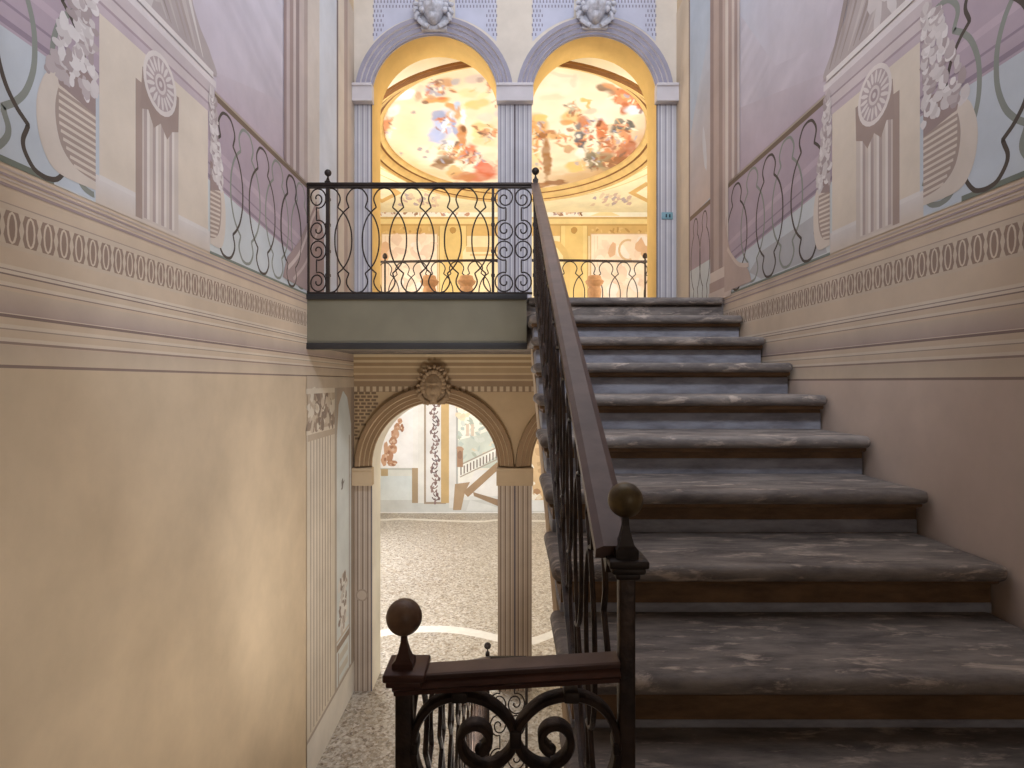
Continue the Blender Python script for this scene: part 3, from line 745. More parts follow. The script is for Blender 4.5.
floor_band([(330, 519), (380, 520), (400, 519), (440, 520.5), (480, 521.5), (500, 520), (545, 521), (600, 520)], .16, 'floor_inlay')

ld = MB(); ld.box(XL, XR, Y0 + .045, YA + TA, .27, ZU); struct(ld.build('floor_landing', M_STEP))
fa = MB(); fa.box(XL, .14, 4.50, Y0 + .05, .245, ZU + .005)
fa_o = struct(fa.build('trim_landing_fascia', M_GREEN))
fb = MB(); fb.box(XL, .143, 4.482, 4.502, .245, .293, bev=.004); fb.box(XL, .143, 4.478, 4.54, .618, ZU + .012, bev=.004)
struct(fb.build('trim_landing_edge', M_BLACK))
hm = MB(); hm.box(XL, XR, -2.5, YM, ZM - .25, ZM); struct(hm.build('floor_half_landing', M_STEP))
rc_ = MB(); rc_.box(XL, XR, -2.5, 1.15, 1.75, 1.95); struct(rc_.build('added_shade_slab', M_SOFT))  # unseen slab added over the viewpoint, front edge set to shade the lower steps
rw = MB(); rw.box(XL, XR, -2.7, -2.5, ZF, 1.95); struct(rw.build('wall_rear', M_SOFT))

# ================================================================== HALL behind the arches
hw = MB(); hw.box(HXL - .2, HXL, YA + TA, 7.8, ZF, ZC); hw.box(HXL - .2, HXL, 11.6, YH + .2, ZF, ZC)
hw.box(HXL - .2, HXL, 7.8, 11.6, .6, 1.3); hw.box(HXL - .2, HXL, 7.8, 11.6, ZF, -2.5); hw.box(HXL - .2, HXL, 7.8, 11.6, 3.2, ZC); struct(hw.build('wall_hall_left', M_SOFT))
hw = MB(); hw.box(HXR, HXR + .2, YA + TA, YH + .2, ZF, ZC); struct(hw.build('wall_hall_right', M_SOFT))
hw = MB()
for xa, xb in ((HXL, XL - .25), (XR + .25, HXR)): hw.box(xa, xb, YA + TA - .1, YA + TA, ZF, ZC)
struct(hw.build('wall_hall_near', M_SOFT))

# far wall, painted
fw = MB(); fw.box(HXL, HXR, YH + .002, YH + .2, ZF, ZC)
cv = Canvas(lambda x, z, e: (x, YH - e, z), 2.5e-5, (.18, .06, (240, 236, 226)))
S = YH / F
PX = lambda px: (px - VX) * S
PZ = lambda py: (VY - py) * S
def pr(x0, x1, y0, y1, c, c2=None): cv.rect(PX(x0), PX(x1), PZ(y1), PZ(y0), c2 or c, c if c2 else None)
def pp(pts, c): cv.poly([(PX(a), PZ(b)) for a, b in pts], c)
def pl(pts, w_, c, closed=False): cv.line([(PX(a), PZ(b)) for a, b in pts], w_ * S, c, closed)
cv.rect(HXL, HXR, ZF, .4, (236, 236, 236)); cv.rect(HXL, HXR, .4, ZC, (240, 216, 160), (244, 226, 180))
# lower fresco
pr(360, 640, 500, 512, (206, 210, 210)); pr(360, 640, 496, 500, (222, 226, 226))
pr(370, 413, 380, 468, (238, 238, 242)); pr(380, 418, 468, 474, (186, 190, 186)); pr(380, 412, 474, 500, (204, 216, 222), (222, 230, 232))
pr(412, 421, 468, 503, (176, 150, 116)); pr(380, 412, 470, 476, (214, 218, 214)); pr(381, 388, 469, 476, (186, 160, 116))
pr(418, 424, 380, 503, (232, 232, 230)); pr(424, 446, 380, 504, (168, 150, 130)); pr(426, 444, 382, 502, (226, 226, 228))
pr(441, 449, 380, 503, (206, 170, 110)); pr(449, 456, 380, 508, (224, 224, 224)); pr(456, 458, 400, 508, (176, 178, 178))
random.seed(21)
for i in range(30):
    y = 388 + i * 3.9; d = 4.2 * math.sin(i * 1.3)
    pl([(435 + d * math.cos(t) * (1 - t / 7) - d * .3, y + 3 * math.sin(t)) for t in [j * .7 for j in range(8)]], 1.1, random.choice([(112, 84, 84), (140, 112, 108), (96, 78, 84)]))
    cv.blob((PX(435 - d), PZ(y + 1.6)), 1.4 * S, 2.0 * S, random.choice([(150, 122, 118), (126, 100, 100)]), 8, .3)
FIG = [(186, 130, 96), (206, 156, 122), (164, 108, 80), (214, 176, 150), (226, 196, 170)]
for (x, y, a, b) in [(400, 421, 2.5, 3), (397, 427, 3, 4), (395, 434, 4, 5), (393, 441, 4, 5), (392, 449, 5, 5), (389, 456, 4, 6), (386, 449, 2.2, 7), (392, 463, 5, 3), (402, 428, 2, 4), (384, 460, 3, 6)]:
    cv.blob((PX(x), PZ(y)), a * S, b * S, random.choice(FIG[:3]), 14, .14)
    for _ in range(4): cv.blob((PX(x + random.uniform(-a, a) * .7), PZ(y + random.uniform(-b, b) * .7)), a * S * .35, b * S * .3, random.choice(FIG), 9, .2)
pp([(458, 380), (560, 380), (560, 470), (458, 470)], (244, 240, 226)); pp([(458, 440), (475, 436), (500, 426), (560, 420), (560, 468), (458, 468)], (204, 214, 204))
cv.dabs((PX(458), PX(500), PZ(458), PZ(420)), 40, 3.4 * S, [(186, 202, 196), (214, 222, 214), (226, 214, 186), (178, 190, 176)], .35, .6)
cv.dabs((PX(458), PX(500), PZ(420), PZ(395)), 26, 3.5 * S, [(244, 226, 190), (238, 214, 180), (250, 240, 222)], .35, .9)
for x in (466, 471): pr(x, x + 3, 424, 436, (214, 196, 176))
pp([(458, 466), (498, 446), (498, 455), (475, 470), (470, 482), (458, 482)], (238, 238, 232))
pl([(458, 466), (500, 446)], 1.3, (170, 160, 146)); pl([(460, 477), (500, 458)], 1.2, (176, 164, 150))
for i in range(12): pl([(461 + i * 3.2, 467 - i * 1.5), (461 + i * 3.2, 475 - i * 1.5)], 1.2, (120, 108, 98))
pr(457, 463, 450, 467, (170, 130, 100)); cv.blob((PX(460), PZ(449)), 3.4 * S, 3 * S, (186, 146, 116)); cv.blob((PX(460), PZ(455)), 2.5 * S, 4 * S, (150, 112, 88))
pp([(455, 484), (470, 482), (465, 492), (461, 510), (453, 510)], (176, 146, 112)); pp([(463, 492), (497, 462), (500, 468), (468, 497)], (170, 138, 104)); pp([(473, 492), (500, 500), (500, 507), (474, 496)], (160, 130, 100))
pp([(470, 500), (500, 508), (500, 511), (466, 511)], (220, 224, 224))
pp([(530, 440), (545, 436), (548, 470), (545, 500), (534, 500), (530, 470)], (226, 190, 140)); cv.dabs((PX(530), PX(550), PZ(500), PZ(440)), 22, 3 * S, [(206, 166, 120), (240, 226, 204), (186, 140, 100), (250, 244, 232)], .35, 1.4)
pr(530, 560, 500, 511, (230, 234, 236))
# upper part: frieze, cornice, pilasters, framed scenes
pr(330, 700, 205, 217, (250, 244, 226)); pr(330, 700, 217, 219, (214, 170, 96)); pr(330, 700, 219, 224, (244, 214, 140)); pr(330, 700, 224, 226, (206, 160, 84)); pr(330, 700, 226, 236, (222, 176, 98))
for a, b in ((378, 470), (548, 582)):
    pr(a, b, 206, 216, (252, 242, 234))
    cv.dabs((PX(a), PX(b), PZ(215), PZ(207)), 46, 2.2 * S, [(206, 150, 120), (190, 156, 160), (226, 190, 160), (176, 130, 100)], .4, .6)
pl([(583, 205), (581, 208), (584, 211), (580, 213), (582, 216)], 1.8, (140, 90, 50))
pp([(600, 208), (612, 208), (606, 212)], (226, 180, 110)); pp([(590, 216), (620, 216), (606, 210)], (246, 222, 160))
for a, b in ((381, 438), (590, 652)):
    pr(a, b, 234, 330, (250, 226, 202)); pr(a, a + 1.2, 234, 330, (220, 176, 120)); pr(a, b, 233, 234.4, (220, 176, 120)); pr(b - 1, b, 234, 330, (220, 180, 130))
    pr(a + 7, a + 8, 236, 330, (236, 206, 176)); pr(a + 4, a + 4.8, 236, 330, (238, 212, 184))
    cv.dabs((PX(a + 8), PX(b - 2), PZ(320), PZ(238)), 50, 5 * S, [(252, 232, 212), (246, 216, 190), (250, 236, 226), (240, 208, 184)], .3, 1.3)
    cv.dabs((PX(a + 2), PX(b - 2), PZ(233), PZ(228)), 14, 2.4 * S, [(196, 146, 76), (232, 192, 120)], .3, .5)
pl([(PXX, PY) for PXX, PY in [(628 + 9 * math.cos(t), 250 + 10 * math.sin(t)) for t in [1.2 + i * .35 for i in range(12)]]], 2.2, (226, 186, 140))
for x, y, a, b in ((640, 246, 5, 7), (645, 252, 4, 5), (612, 250, 4, 8), (385, 248, 5, 7), (384, 258, 4, 6)): cv.blob((PX(x), PZ(y)), a * S, b * S, (232, 182, 140), 9, .3)
for c_ in (453, 574):
    pr(c_ - 14, c_ + 14, 226, 330, (240, 206, 128)); pr(c_ - 9, c_ + 9, 226, 330, (232, 194, 112)); cv.blob((PX(c_), PZ(230.5)), 3.3 * S, 3.3 * S, (190, 140, 66), 14, .1)
    pr(c_ - 14, c_ - 13, 226, 330, (206, 162, 88)); pr(c_ + 13, c_ + 14, 226, 330, (206, 162, 88))
pp([(463, 330), (463, 252), (468, 244), (478, 238), (490, 236), (500, 237), (500, 330)], (248, 222, 170)); pr(466, 500, 247, 252, (226, 186, 120)); pr(470, 500, 254, 256, (226, 186, 120))
pp([(550, 330), (550, 240), (560, 242), (567, 250), (570, 262), (570, 330)], (226, 186, 106)); pp([(550, 330), (550, 246), (557, 248), (563, 256), (565, 330)], (246, 220, 160))
struct(cv.build('wall_hall_far', None, (fw, (236, 220, 180))))

# ceiling with the oval fresco
cl_ = MB(); cl_.box(HXL, HXR, YA + TA - .1, YH + .2, ZC + .002, ZC + .2)
cv = Canvas(lambda x, y, e: (x, y, ZC - e), 2.5e-5, (.15, .05, (240, 236, 226)))
cv.rect(HXL, HXR, YA + TA, YH, (244, 230, 186))
ox, oy, oa, ob_ = .10, 9.68, 2.32, 2.70
def cp(px, py): Y = ZC * F / (VY - py); return ((px - VX) * Y / F, Y)
for rr, c in ((1.24, (232, 200, 128)), (1.225, (250, 234, 182)), (1.15, (236, 206, 134)), (1.135, (248, 230, 172))):
    cv.poly([(ox + oa * rr * math.cos(2 * PI * i / 72), oy + ob_ * rr * math.sin(2 * PI * i / 72)) for i in range(72)], c)
def cpl(pts, w_, c): cv.line([cp(a, b) for a, b in pts], w_, c)
for sx in (1, -1):
    m_ = lambda x: x if sx > 0 else 1030 - x
    cv.poly([cp(m_(a), b) for a, b in ((628, 193), (646, 182), (668, 193), (648, 203))], (226, 178, 100))
    cv.poly([cp(m_(a), b) for a, b in ((636, 193), (647, 186), (660, 193), (648, 199))], (250, 236, 196))
    for i in range(26): cv.blob(cp(m_(random.uniform(590, 632)), random.uniform(194, 206)), .05, .12, random.choice([(214, 180, 160), (190, 170, 170), (232, 206, 170)]), 7, .4)
struct(cv.build('ceiling_hall', None, (cl_, (240, 220, 170))))

def ceiling_fresco():
    # a fine grid whose vertex colours are brushed: flesh, cloud, drapery in soft strokes
    st = .023; nx = int(2 * oa / st) + 1; ny = int(2 * ob_ / st) + 1
    xs = ox - oa + np.arange(nx) * st; ys = oy - ob_ + np.arange(ny) * st
    Xg, Yg = np.meshgrid(xs, ys); rng = np.random.RandomState(5)
    def L(c): return np.array(lin(c))
    def vnoise(sc, sd):
        r_ = np.random.RandomState(sd); g = r_.rand(90, 90)
        a = Xg * sc + 40; b = Yg * sc
        i = np.floor(a).astype(int); j = np.floor(b).astype(int); fx = a - i; fy = b - j; fx = fx * fx * (3 - 2 * fx); fy = fy * fy * (3 - 2 * fy)
        G = lambda p, q_: g[p % 90, q_ % 90]
        return (G(i, j) * (1 - fx) + G(i + 1, j) * fx) * (1 - fy) + (G(i, j + 1) * (1 - fx) + G(i + 1, j + 1) * fx) * fy
    n1 = vnoise(1.1, 1) * .5 + vnoise(2.6, 2) * .3 + vnoise(6, 3) * .2
    n2 = vnoise(3, 8) * .6 + vnoise(8, 9) * .4; n3 = vnoise(9, 11); n4 = vnoise(9, 12)
    img = L((246, 234, 216))[None, None, :] * (1 - n1[..., None]) + L((224, 196, 158))[None, None, :] * n1[..., None]
    PYg = VY - ZC * F / Yg; PXg = VX + Xg / Yg * F
    wx = PXg + (n3 - .5) * 3.4; wy = PYg + (n4 - .5) * 3.4
    def stroke(px, py, rx, ry, col, ang=0, al=.9, soft=.22):
        nonlocal img
        ca, sa = math.cos(R(ang)), math.sin(R(ang))
        u = ((wx - px) * ca + (wy - py) * sa) / rx; v = (-(wx - px) * sa + (wy - py) * ca) / ry
        d = np.sqrt(u * u + v * v); m = np.clip((1 + soft - d) / (2 * soft), 0, 1) * al
        m = (m * (.72 + .56 * n2)).clip(0, 1)[..., None]
        img = img * (1 - m) + L(col) * m
    A = lambda x, y: (376 + x * .1823, 50 + y * .1823); B = lambda x, y: (528 + x * .2085, 55 + y * .2085)
    def a(x, y, rx, ry, c, ang=0, al=.9, soft=.22): p = A(x, y); stroke(p[0], p[1], rx * .1823, ry * .1823, c, ang, al, soft)
    def b(x, y, rx, ry, c, ang=0, al=.9, soft=.22): p = B(x, y); stroke(p[0], p[1], rx * .2085, ry * .2085, c, ang, al, soft)
    # left half, read off the photograph
    a(170, 430, 110, 130, (238, 200, 160), 0, .8, .7); a(240, 660, 200, 45, (226, 178, 118), 12, .8, .7); a(120, 560, 90, 40, (232, 190, 136), 30, .6, .7)
    a(60, 400, 22, 80, (196, 126, 84), 25, .9); a(95, 330, 45, 25, (248, 240, 228), -50); a(45, 340, 25, 20, (226, 190, 160)); a(40, 460, 14, 40, (170, 110, 76), 15)
    a(160, 240, 60, 25, (250, 244, 232), -20); a(240, 210, 26, 22, (216, 196, 176)); a(232, 250, 20, 28, (188, 156, 130))
    a(330, 215, 55, 32, (158, 158, 178), 10); a(375, 180, 55, 32, (192, 146, 108), -10); a(350, 170, 26, 18, (150, 124, 110)); a(440, 165, 24, 18, (170, 166, 172)); a(410, 210, 40, 20, (226, 206, 180))
    a(330, 270, 72, 18, (220, 148, 80), -4); a(415, 310, 42, 16, (216, 150, 92), 45); a(300, 255, 20, 18, (196, 150, 112)); a(270, 285, 18, 12, (120, 90, 70))
    a(370, 400, 62, 80, (176, 186, 222), 10); a(330, 470, 46, 38, (168, 178, 214), 25); a(340, 350, 40, 30, (150, 158, 190)); a(385, 395, 12, 62, (232, 236, 246), 25); a(430, 420, 14, 50, (150, 160, 196), -15)
    a(480, 350, 14, 66, (252, 248, 240), 4); a(445, 300, 22, 30, (176, 190, 214)); a(450, 340, 14, 40, (196, 150, 108), 10)
    a(380, 520, 24, 20, (116, 92, 72)); a(405, 520, 30, 28, (244, 236, 226)); a(370, 560, 30, 16, (206, 176, 140)); a(440, 520, 16, 24, (96, 80, 72))
    a(380, 600, 62, 26, (128, 98, 70), -10); a(350, 630, 46, 16, (150, 116, 84))
    a(470, 470, 24, 70, (190, 132, 82)); a(460, 560, 40, 50, (206, 140, 88)); a(475, 430, 12, 20, (120, 80, 54))
    a(515, 560, 40, 52, (216, 112, 80), 10); a(500, 600, 20, 46, (238, 190, 160), 30); a(600, 640, 72, 42, (206, 92, 62), 25); a(560, 690, 90, 30, (200, 106, 70)); a(560, 600, 10, 50, (250, 222, 200), 55); a(620, 610, 12, 46, (244, 206, 180), -40)
    a(480, 690, 70, 26, (190, 130, 84)); a(430, 660, 40, 30, (216, 170, 110))
    a(550, 290, 78, 26, (232, 190, 126), -8); a(500, 230, 60, 26, (232, 204, 160)); a(540, 150, 62, 20, (206, 188, 180), -15); a(570, 160, 22, 9, (172, 150, 146)); a(600, 240, 60, 16, (240, 214, 170), -25)
    a(600, 360, 50, 26, (206, 204, 188)); a(560, 450, 36, 60, (236, 206, 150)); a(600, 500, 60, 26, (236, 204, 160)); a(600, 455, 30, 22, (176, 112, 80)); a(650, 450, 16, 26, (206, 140, 96)); a(620, 470, 14, 12, (96, 70, 60)); a(590, 410, 60, 12, (226, 190, 140))
    for x, y in ((235, 540), (282, 550), (270, 588), (210, 335), (140, 565)): a(x, y, 13, 8, (150, 140, 146), 0, .8)
    # between the two arches
    for i in range(16): stroke(rng.uniform(498, 534), rng.uniform(70, 185), rng.uniform(5, 10), rng.uniform(4, 9), [(214, 160, 112), (200, 190, 196), (240, 224, 200), (190, 120, 84)][i % 4], rng.uniform(0, 90), .7)
    # right half
    b(330, 130, 220, 80, (234, 216, 190), 0, .6, .8); b(560, 430, 60, 100, (176, 136, 98), 0, .8, .8); b(380, 560, 190, 46, (176, 140, 98), -18, .8, .8); b(200, 590, 160, 36, (196, 160, 112), -6, .7, .7)
    b(50, 340, 44, 66, (206, 152, 90)); b(60, 300, 30, 24, (232, 190, 120)); b(90, 490, 19, 104, (148, 102, 58)); b(35, 480, 24, 90, (232, 202, 152)); b(40, 420, 14, 60, (196, 140, 80)); b(70, 380, 30, 20, (150, 100, 58))
    b(150, 385, 56, 17, (204, 160, 110)); b(110, 365, 24, 14, (170, 116, 70)); b(195, 450, 22, 20, (186, 150, 116)); b(165, 430, 40, 7, (190, 160, 120), 20)
    b(205, 295, 46, 34, (216, 182, 120)); b(215, 250, 26, 30, (176, 166, 146)); b(180, 320, 30, 14, (206, 150, 90)); b(280, 215, 26, 10, (226, 178, 112)); b(290, 240, 8, 22, (216, 170, 106)); b(300, 265, 30, 14, (200, 190, 170))
    b(265, 322, 34, 32, (186, 108, 64)); b(290, 350, 24, 30, (206, 134, 84)); b(248, 400, 22, 62, (92, 92, 100), -15); b(240, 350, 12, 30, (120, 118, 120)); b(310, 385, 24, 58, (238, 222, 202), -8); b(330, 310, 40, 10, (170, 176, 190))
    b(350, 350, 26, 46, (192, 112, 72)); b(380, 395, 30, 56, (184, 112, 70), 10); b(345, 325, 14, 14, (120, 74, 50)); b(400, 350, 20, 30, (226, 196, 168))
    b(450, 345, 56, 26, (98, 98, 94), -10); b(440, 320, 30, 18, (120, 118, 110)); b(495, 325, 12, 26, (90, 88, 84), -30); b(470, 385, 34, 14, (206, 140, 96), 20)
    b(420, 440, 70, 34, (184, 112, 74), 10); b(370, 470, 30, 50, (206, 136, 90)); b(450, 480, 26, 50, (170, 104, 68), -10); b(495, 440, 32, 40, (170, 98, 64)); b(430, 420, 12, 40, (232, 196, 160), 20)
    b(350, 505, 84, 40, (140, 126, 98), -6); b(300, 480, 26, 30, (120, 110, 90)); b(420, 510, 60, 26, (150, 100, 66), -14); b(340, 470, 10, 40, (180, 160, 120), 10); b(250, 470, 20, 26, (240, 232, 220))
    b(450, 200, 58, 40, (200, 122, 76), 20); b(370, 158, 46, 16, (130, 104, 84), 15); b(400, 150, 46, 16, (204, 148, 104), 20); b(525, 225, 36, 30, (186, 98, 62), 15); b(460, 250, 22, 30, (176, 96, 58)); b(510, 262, 52, 18, (222, 228, 238), 8); b(545, 262, 10, 16, (120, 74, 60)); b(470, 200, 24, 10, (232, 176, 126), 30)
    b(170, 130, 80, 50, (240, 226, 210), 0, .6); b(160, 90, 60, 10, (206, 186, 166), 10, .5); b(110, 200, 60, 14, (222, 200, 170), 0, .5); b(220, 120, 14, 30, (206, 188, 168), 0, .5)
    b(130, 608, 60, 12, (140, 92, 56)); b(60, 620, 50, 12, (160, 110, 66)); b(230, 530, 50, 26, (224, 182, 116)); b(400, 575, 60, 12, (190, 150, 100), -18)
    # small brush marks that break the figures up: light folds, dark accents
    for (cx_, cy_, sx_, sy_, n_) in ((437, 88, 14, 8, 26), (444, 122, 10, 14, 20), (452, 150, 12, 8, 26), (470, 160, 18, 12, 40), (488, 132, 10, 8, 20), (488, 90, 12, 14, 18),
                                     (388, 128, 7, 12, 12), (536, 135, 7, 26, 26), (560, 135, 14, 6, 12), (572, 112, 10, 10, 16), (588, 128, 14, 16, 46), (612, 142, 20, 14, 60), (622, 125, 12, 6, 16), (630, 98, 16, 9, 34), (600, 162, 22, 6, 20)):
        for _ in range(n_):
            c_ = [(246, 232, 214), (232, 204, 170), (206, 140, 96), (150, 92, 62), (112, 90, 76), (224, 176, 120), (196, 116, 84), (160, 160, 176)][rng.randint(8)]
            stroke(cx_ + rng.normal() * sx_ * .55, cy_ + rng.normal() * sy_ * .55, rng.uniform(1.2, 4.5), rng.uniform(.5, 1.5), c_, rng.uniform(-70, 70), .75, .3)
    img *= (.90 + .2 * n2)[..., None]
    ins = ((Xg - ox) / (oa - .2)) ** 2 + ((Yg - oy) / (ob_ - .2)) ** 2 < 1
    idx = -np.ones(ins.shape, int); idx[ins] = np.arange(ins.sum())
    V = np.stack([Xg[ins], Yg[ins], np.full(ins.sum(), ZC - .012)], 1)
    q = np.stack([idx[:-1, :-1], idx[1:, :-1], idx[1:, 1:], idx[:-1, 1:]], -1).reshape(-1, 4); q = q[(q >= 0).all(1)]
    me = bpy.data.meshes.new('oval_ceiling_fresco'); me.from_pydata(V.tolist(), [], q.tolist()); me.materials.append(M_FRESCO2)
    at = me.color_attributes.new('Col', 'FLOAT_COLOR', 'POINT')
    cc = np.concatenate([img[ins], np.ones((ins.sum(), 1))], 1).astype(np.float32); at.data.foreach_set('color', cc.ravel())
    o = bpy.data.objects.new('painting', me); COL.objects.link(o); return o
M_FRESCO2 = fresco_mat('oval_fresco', .95, 1.04)
root = thing('ceiling_painting', 'large oval fresco of figures among clouds in a gilded frame on the hall ceiling', 'painting', (0, 0, 0))
pf = ceiling_fresco(); pf.parent = root
def oval_ring(prof, name, M_):
    m = MB(); n = 96; k = len(prof); vs = []
    for i in range(n):
        t = 2 * PI * i / n
        for d, h in prof: vs.append((ox + (oa + d) * math.cos(t), oy + (ob_ + d) * math.sin(t), ZC - h))
    m.add(vs, [(i * k + q, i * k + q + 1, ((i + 1) % n) * k + q + 1, ((i + 1) % n) * k + q) for i in range(n) for q in range(k - 1)], 0, True)
    m.build(name, M_, root)
oval_ring([(-.27, .0), (-.26, .04), (-.23, .06), (-.19, .07)], 'inner_moulding', M_GOLD)
oval_ring([(-.19, .07), (-.17, .06), (-.15, .08)], 'dark_fillet', M_UMBER)
oval_ring([(-.15, .08), (-.12, .13), (-.06, .16)], 'middle_moulding', M_GOLD)
oval_ring([(-.06, .16), (-.045, .15), (-.03, .17)], 'dark_fillet', M_UMBER)
oval_ring([(-.03, .17), (-.015, .20), (.01, .20)], 'rim_moulding', M_GOLD)
oval_ring([(.01, .20), (.03, .17), (.05, .17), (.055, .14)], 'dark_fillet', M_UMBER)
oval_ring([(.055, .14), (.08, .10), (.09, .0)], 'outer_moulding', M_SOFT)

# ================================================================== STAIRCASES
brn = lambda k: (.028, .028, .03, .034, .045, .058, .078, .098, .108, .108, .108)[k]  # height of the painted nosing shade, taller on the shaded lower steps
def stairs(name, label, n, x0, x1, y_top, z_top, go, rise, sgn, labels=None, lfun=None):
    """sgn +1: treads climb towards +Y (nosing faces -Y)."""
    root = thing(name, label, 'staircase', (0, 0, 0))
    for k in range(n):
        zt = z_top - rise * k; yn = y_top - sgn * go * k
        xl = x0 if lfun is None else lfun(k)
        Y_ = lambda d: yn + sgn * d          # d measured from the nosing into the step
        st = MB()
        ya, yb = sorted((Y_(0), Y_(go + .115)))
        st.box(xl, x1, ya, yb, zt - .055, zt, 0, bev=.024, seg=4)
        ya, yb = sorted((Y_(.045), Y_(.12)))
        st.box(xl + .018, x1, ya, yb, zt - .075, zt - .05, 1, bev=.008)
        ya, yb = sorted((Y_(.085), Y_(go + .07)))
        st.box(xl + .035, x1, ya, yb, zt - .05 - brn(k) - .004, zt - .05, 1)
        ya, yb = sorted((Y_(.080), Y_(go + .07)))
        st.box(xl + .032, x1, ya, yb, zt - rise - .004, zt - .05 - brn(k), 2, bev=.003)
        # worn chips along the edge: slight irregular bevel comes from the material
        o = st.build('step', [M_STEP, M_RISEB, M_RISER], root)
    return root
LX = lambda k: .150 - .0008 * k
up_st = stairs('upper_stone_staircase', 'worn grey stone staircase climbing on the right to the upper landing', 10, .13, XR - .010, Y0, ZU, GO, RISE, 1, None, LX)
# raking spandrel below the steps
m = MB()
def rake(m, x0, x1, ya, za, yb, zb, t):
    m.prism([(ya, za), (yb, zb), (yb, zb - t), (ya, za - t)], x0, x1, 'X')
rake(m, .175, XR - .002, Y0 + .04, ZU - .285, YM + .08, ZU - .30 - RISE / GO * (Y0 - YM - .08), .16)
m.build('spandrel', M_TAN, up_st)

NL = 11; RL = (ZM - ZF) / NL; GL = .335
YL0 = YM - .02
def lower_flight():
    root = thing('lower_stone_staircase', 'worn stone staircase descending left of the dark newel towards the terrazzo floor', 'staircase', (0, 0, 0))
    for k in range(1, NL):
        zt = ZM - RL * k; ya = YL0 + GL * (k - 1); yb = YL0 + GL * k + .03
        st = MB(); st.box(XL + .03, -.19, ya - .03, yb, zt - .05, zt, 0, bev=.02, seg=3)
        st.box(XL + .03, -.20, ya, yb - .04, zt - RL, zt - .045, 2)
        st.build('step', [M_STEP, M_RISEB, M_RISER], root)
    m = MB(); rake(m, XL + .032, -.205, YL0 + .02, ZM - RL - .10, YL0 + GL * 10 - .3, ZF + .12, .1); m.build('spandrel', M_TAN, root)
lower_flight()

# ================================================================== IRON RAILINGS
def ball_finial(c, r, hb, pw, parent, M_, name='finial', M_p=None):
    """ball on a flared pedestal; c = base centre"""
    f = MB(); f.sq([(pw, 0), (pw, hb * .22), (pw * .72, hb * .30), (pw * .5, hb * .5), (pw * .30, hb * .78), (pw * .27, hb)], c)
    fo = f.build(name, M_p or M_IRON, parent)
    b = MB(); bm = bmesh.new(); bmesh.ops.create_uvsphere(bm, u_segments=32, v_segments=20, radius=r)
    b.addbm(bm, 0, True, Matrix.Translation((c[0], c[1], c[2] + hb + r * .93)))
    bo = b.build('ball', M_, parent); return fo

def lyre_tube(fn, sp, parent, r=.0055, name='baluster', clip=None, thin=1, M_=None):
    pts = [fn(u, v) for u, v in lyre(sp, thin)]
    if clip:
        runs, cur = [], []
        L_ = lyre(sp, thin); 
        st_ = 0
        ok = [clip[0] <= u <= clip[1] for u, v in L_]
        if not any(ok): return
        if all(ok): runs = None
        else:
            n = len(L_); st_ = next(i for i in range(n) if ok[i] and not ok[i - 1]) if any(ok[i] and not ok[i - 1] for i in range(n)) else 0
            for i in range(n):
                j = (st_ + i) % n
                if ok[j]: cur.append(fn(*L_[j]))
                elif cur: runs.append(cur); cur = []
            if cur: runs.append(cur)
        if runs is not None:
            m = MB()
            for q in runs:
                if len(q) > 1: m.tube(q, r)
            if m.v: m.build(name, M_ or M_IRON, parent)
            return
    m = MB(); m.tube(pts, r, True); m.build(name, M_ or M_IRON, parent)

def scroll_tube(fn, parent, r=.0055, side=1, name='scroll'):
    m = MB(); m.tube([fn(u, v) for u, v in c_scroll(side)], r); m.build(name, M_IRON, parent)

# ---- landing railing
YR = 4.50
rail = thing('landing_railing', 'black wrought iron railing with lyre balusters along the upper landing edge', 'railing', (0, 0, 0))
PXr = lambda px: (px - VX) * YR / F
zb, zt = ZU + .025, ZU + .81
m = MB(); m.box(XL + .005, PXr(532.3), YR - .028, YR + .028, zt + .012, zt + .035, bev=.006); m.box(XL + .005, PXr(532.3), YR - .018, YR + .018, zt, zt + .012)
m.build('top_rail', M_IRON, rail)
m = MB(); m.box(XL + .005, PXr(532.3), YR - .014, YR + .014, zb - .012, zb + .003); m.build('bottom_rail', M_IRON, rail)
for px, bl in ((308.2, 0), (328.0, 1), (493, 0)):
    m = MB(); h = .010 if px != 328.0 else .013
    m.box(PXr(px) - h, PXr(px) + h, YR - h, YR + h, ZU + .01, zt + .01)
    for zz in (.12, .30, .5, .69):
        if px != 308.2: m.box(PXr(px) - h - .004, PXr(px) + h + .004, YR - h - .004, YR + h + .004, zb + zz, zb + zz + .02)
    m.build('post', M_IRON, rail)
ball_finial((PXr(328.0), YR, zt + .034), .026, .055, .020, rail, M_IRON)
for px0, px1, sd in ((309.5, 326.5, -1),):
    for za, zc in ((zb + .003, zb + .393), (zb + .393, zt)):
        scroll_tube(lambda u, v, za=za, zc=zc, px0=px0, px1=px1: (PXr(px0 + u * (px1 - px0)), YR, za + (zc - za) * v), rail, side=sd)
for za, zc in ((zb + .003, zb + .393), (zb + .393, zt)):
    for px0, px1, sd in ((494.5, 514, 1), (514, 532, -1)):
        scroll_tube(lambda u, v, za=za, zc=zc, px0=px0, px1=px1: (PXr(px0 + u * (px1 - px0)), YR, za + (zc - za) * v), rail, side=sd)
sp = 27.35 * YR / F
for i in range(-1, 7):
    c = PXr(357.3 + 27.35 * (i - 0)) if False else PXr(357.0 + 27.4 * i)
    lo, hi = PXr(329.5) - c, PXr(491.5) - c
    lyre_tube(lambda u, v, c=c: (c + u, YR, zb + (zt - zb) * v), sp, rail, clip=(lo, hi))

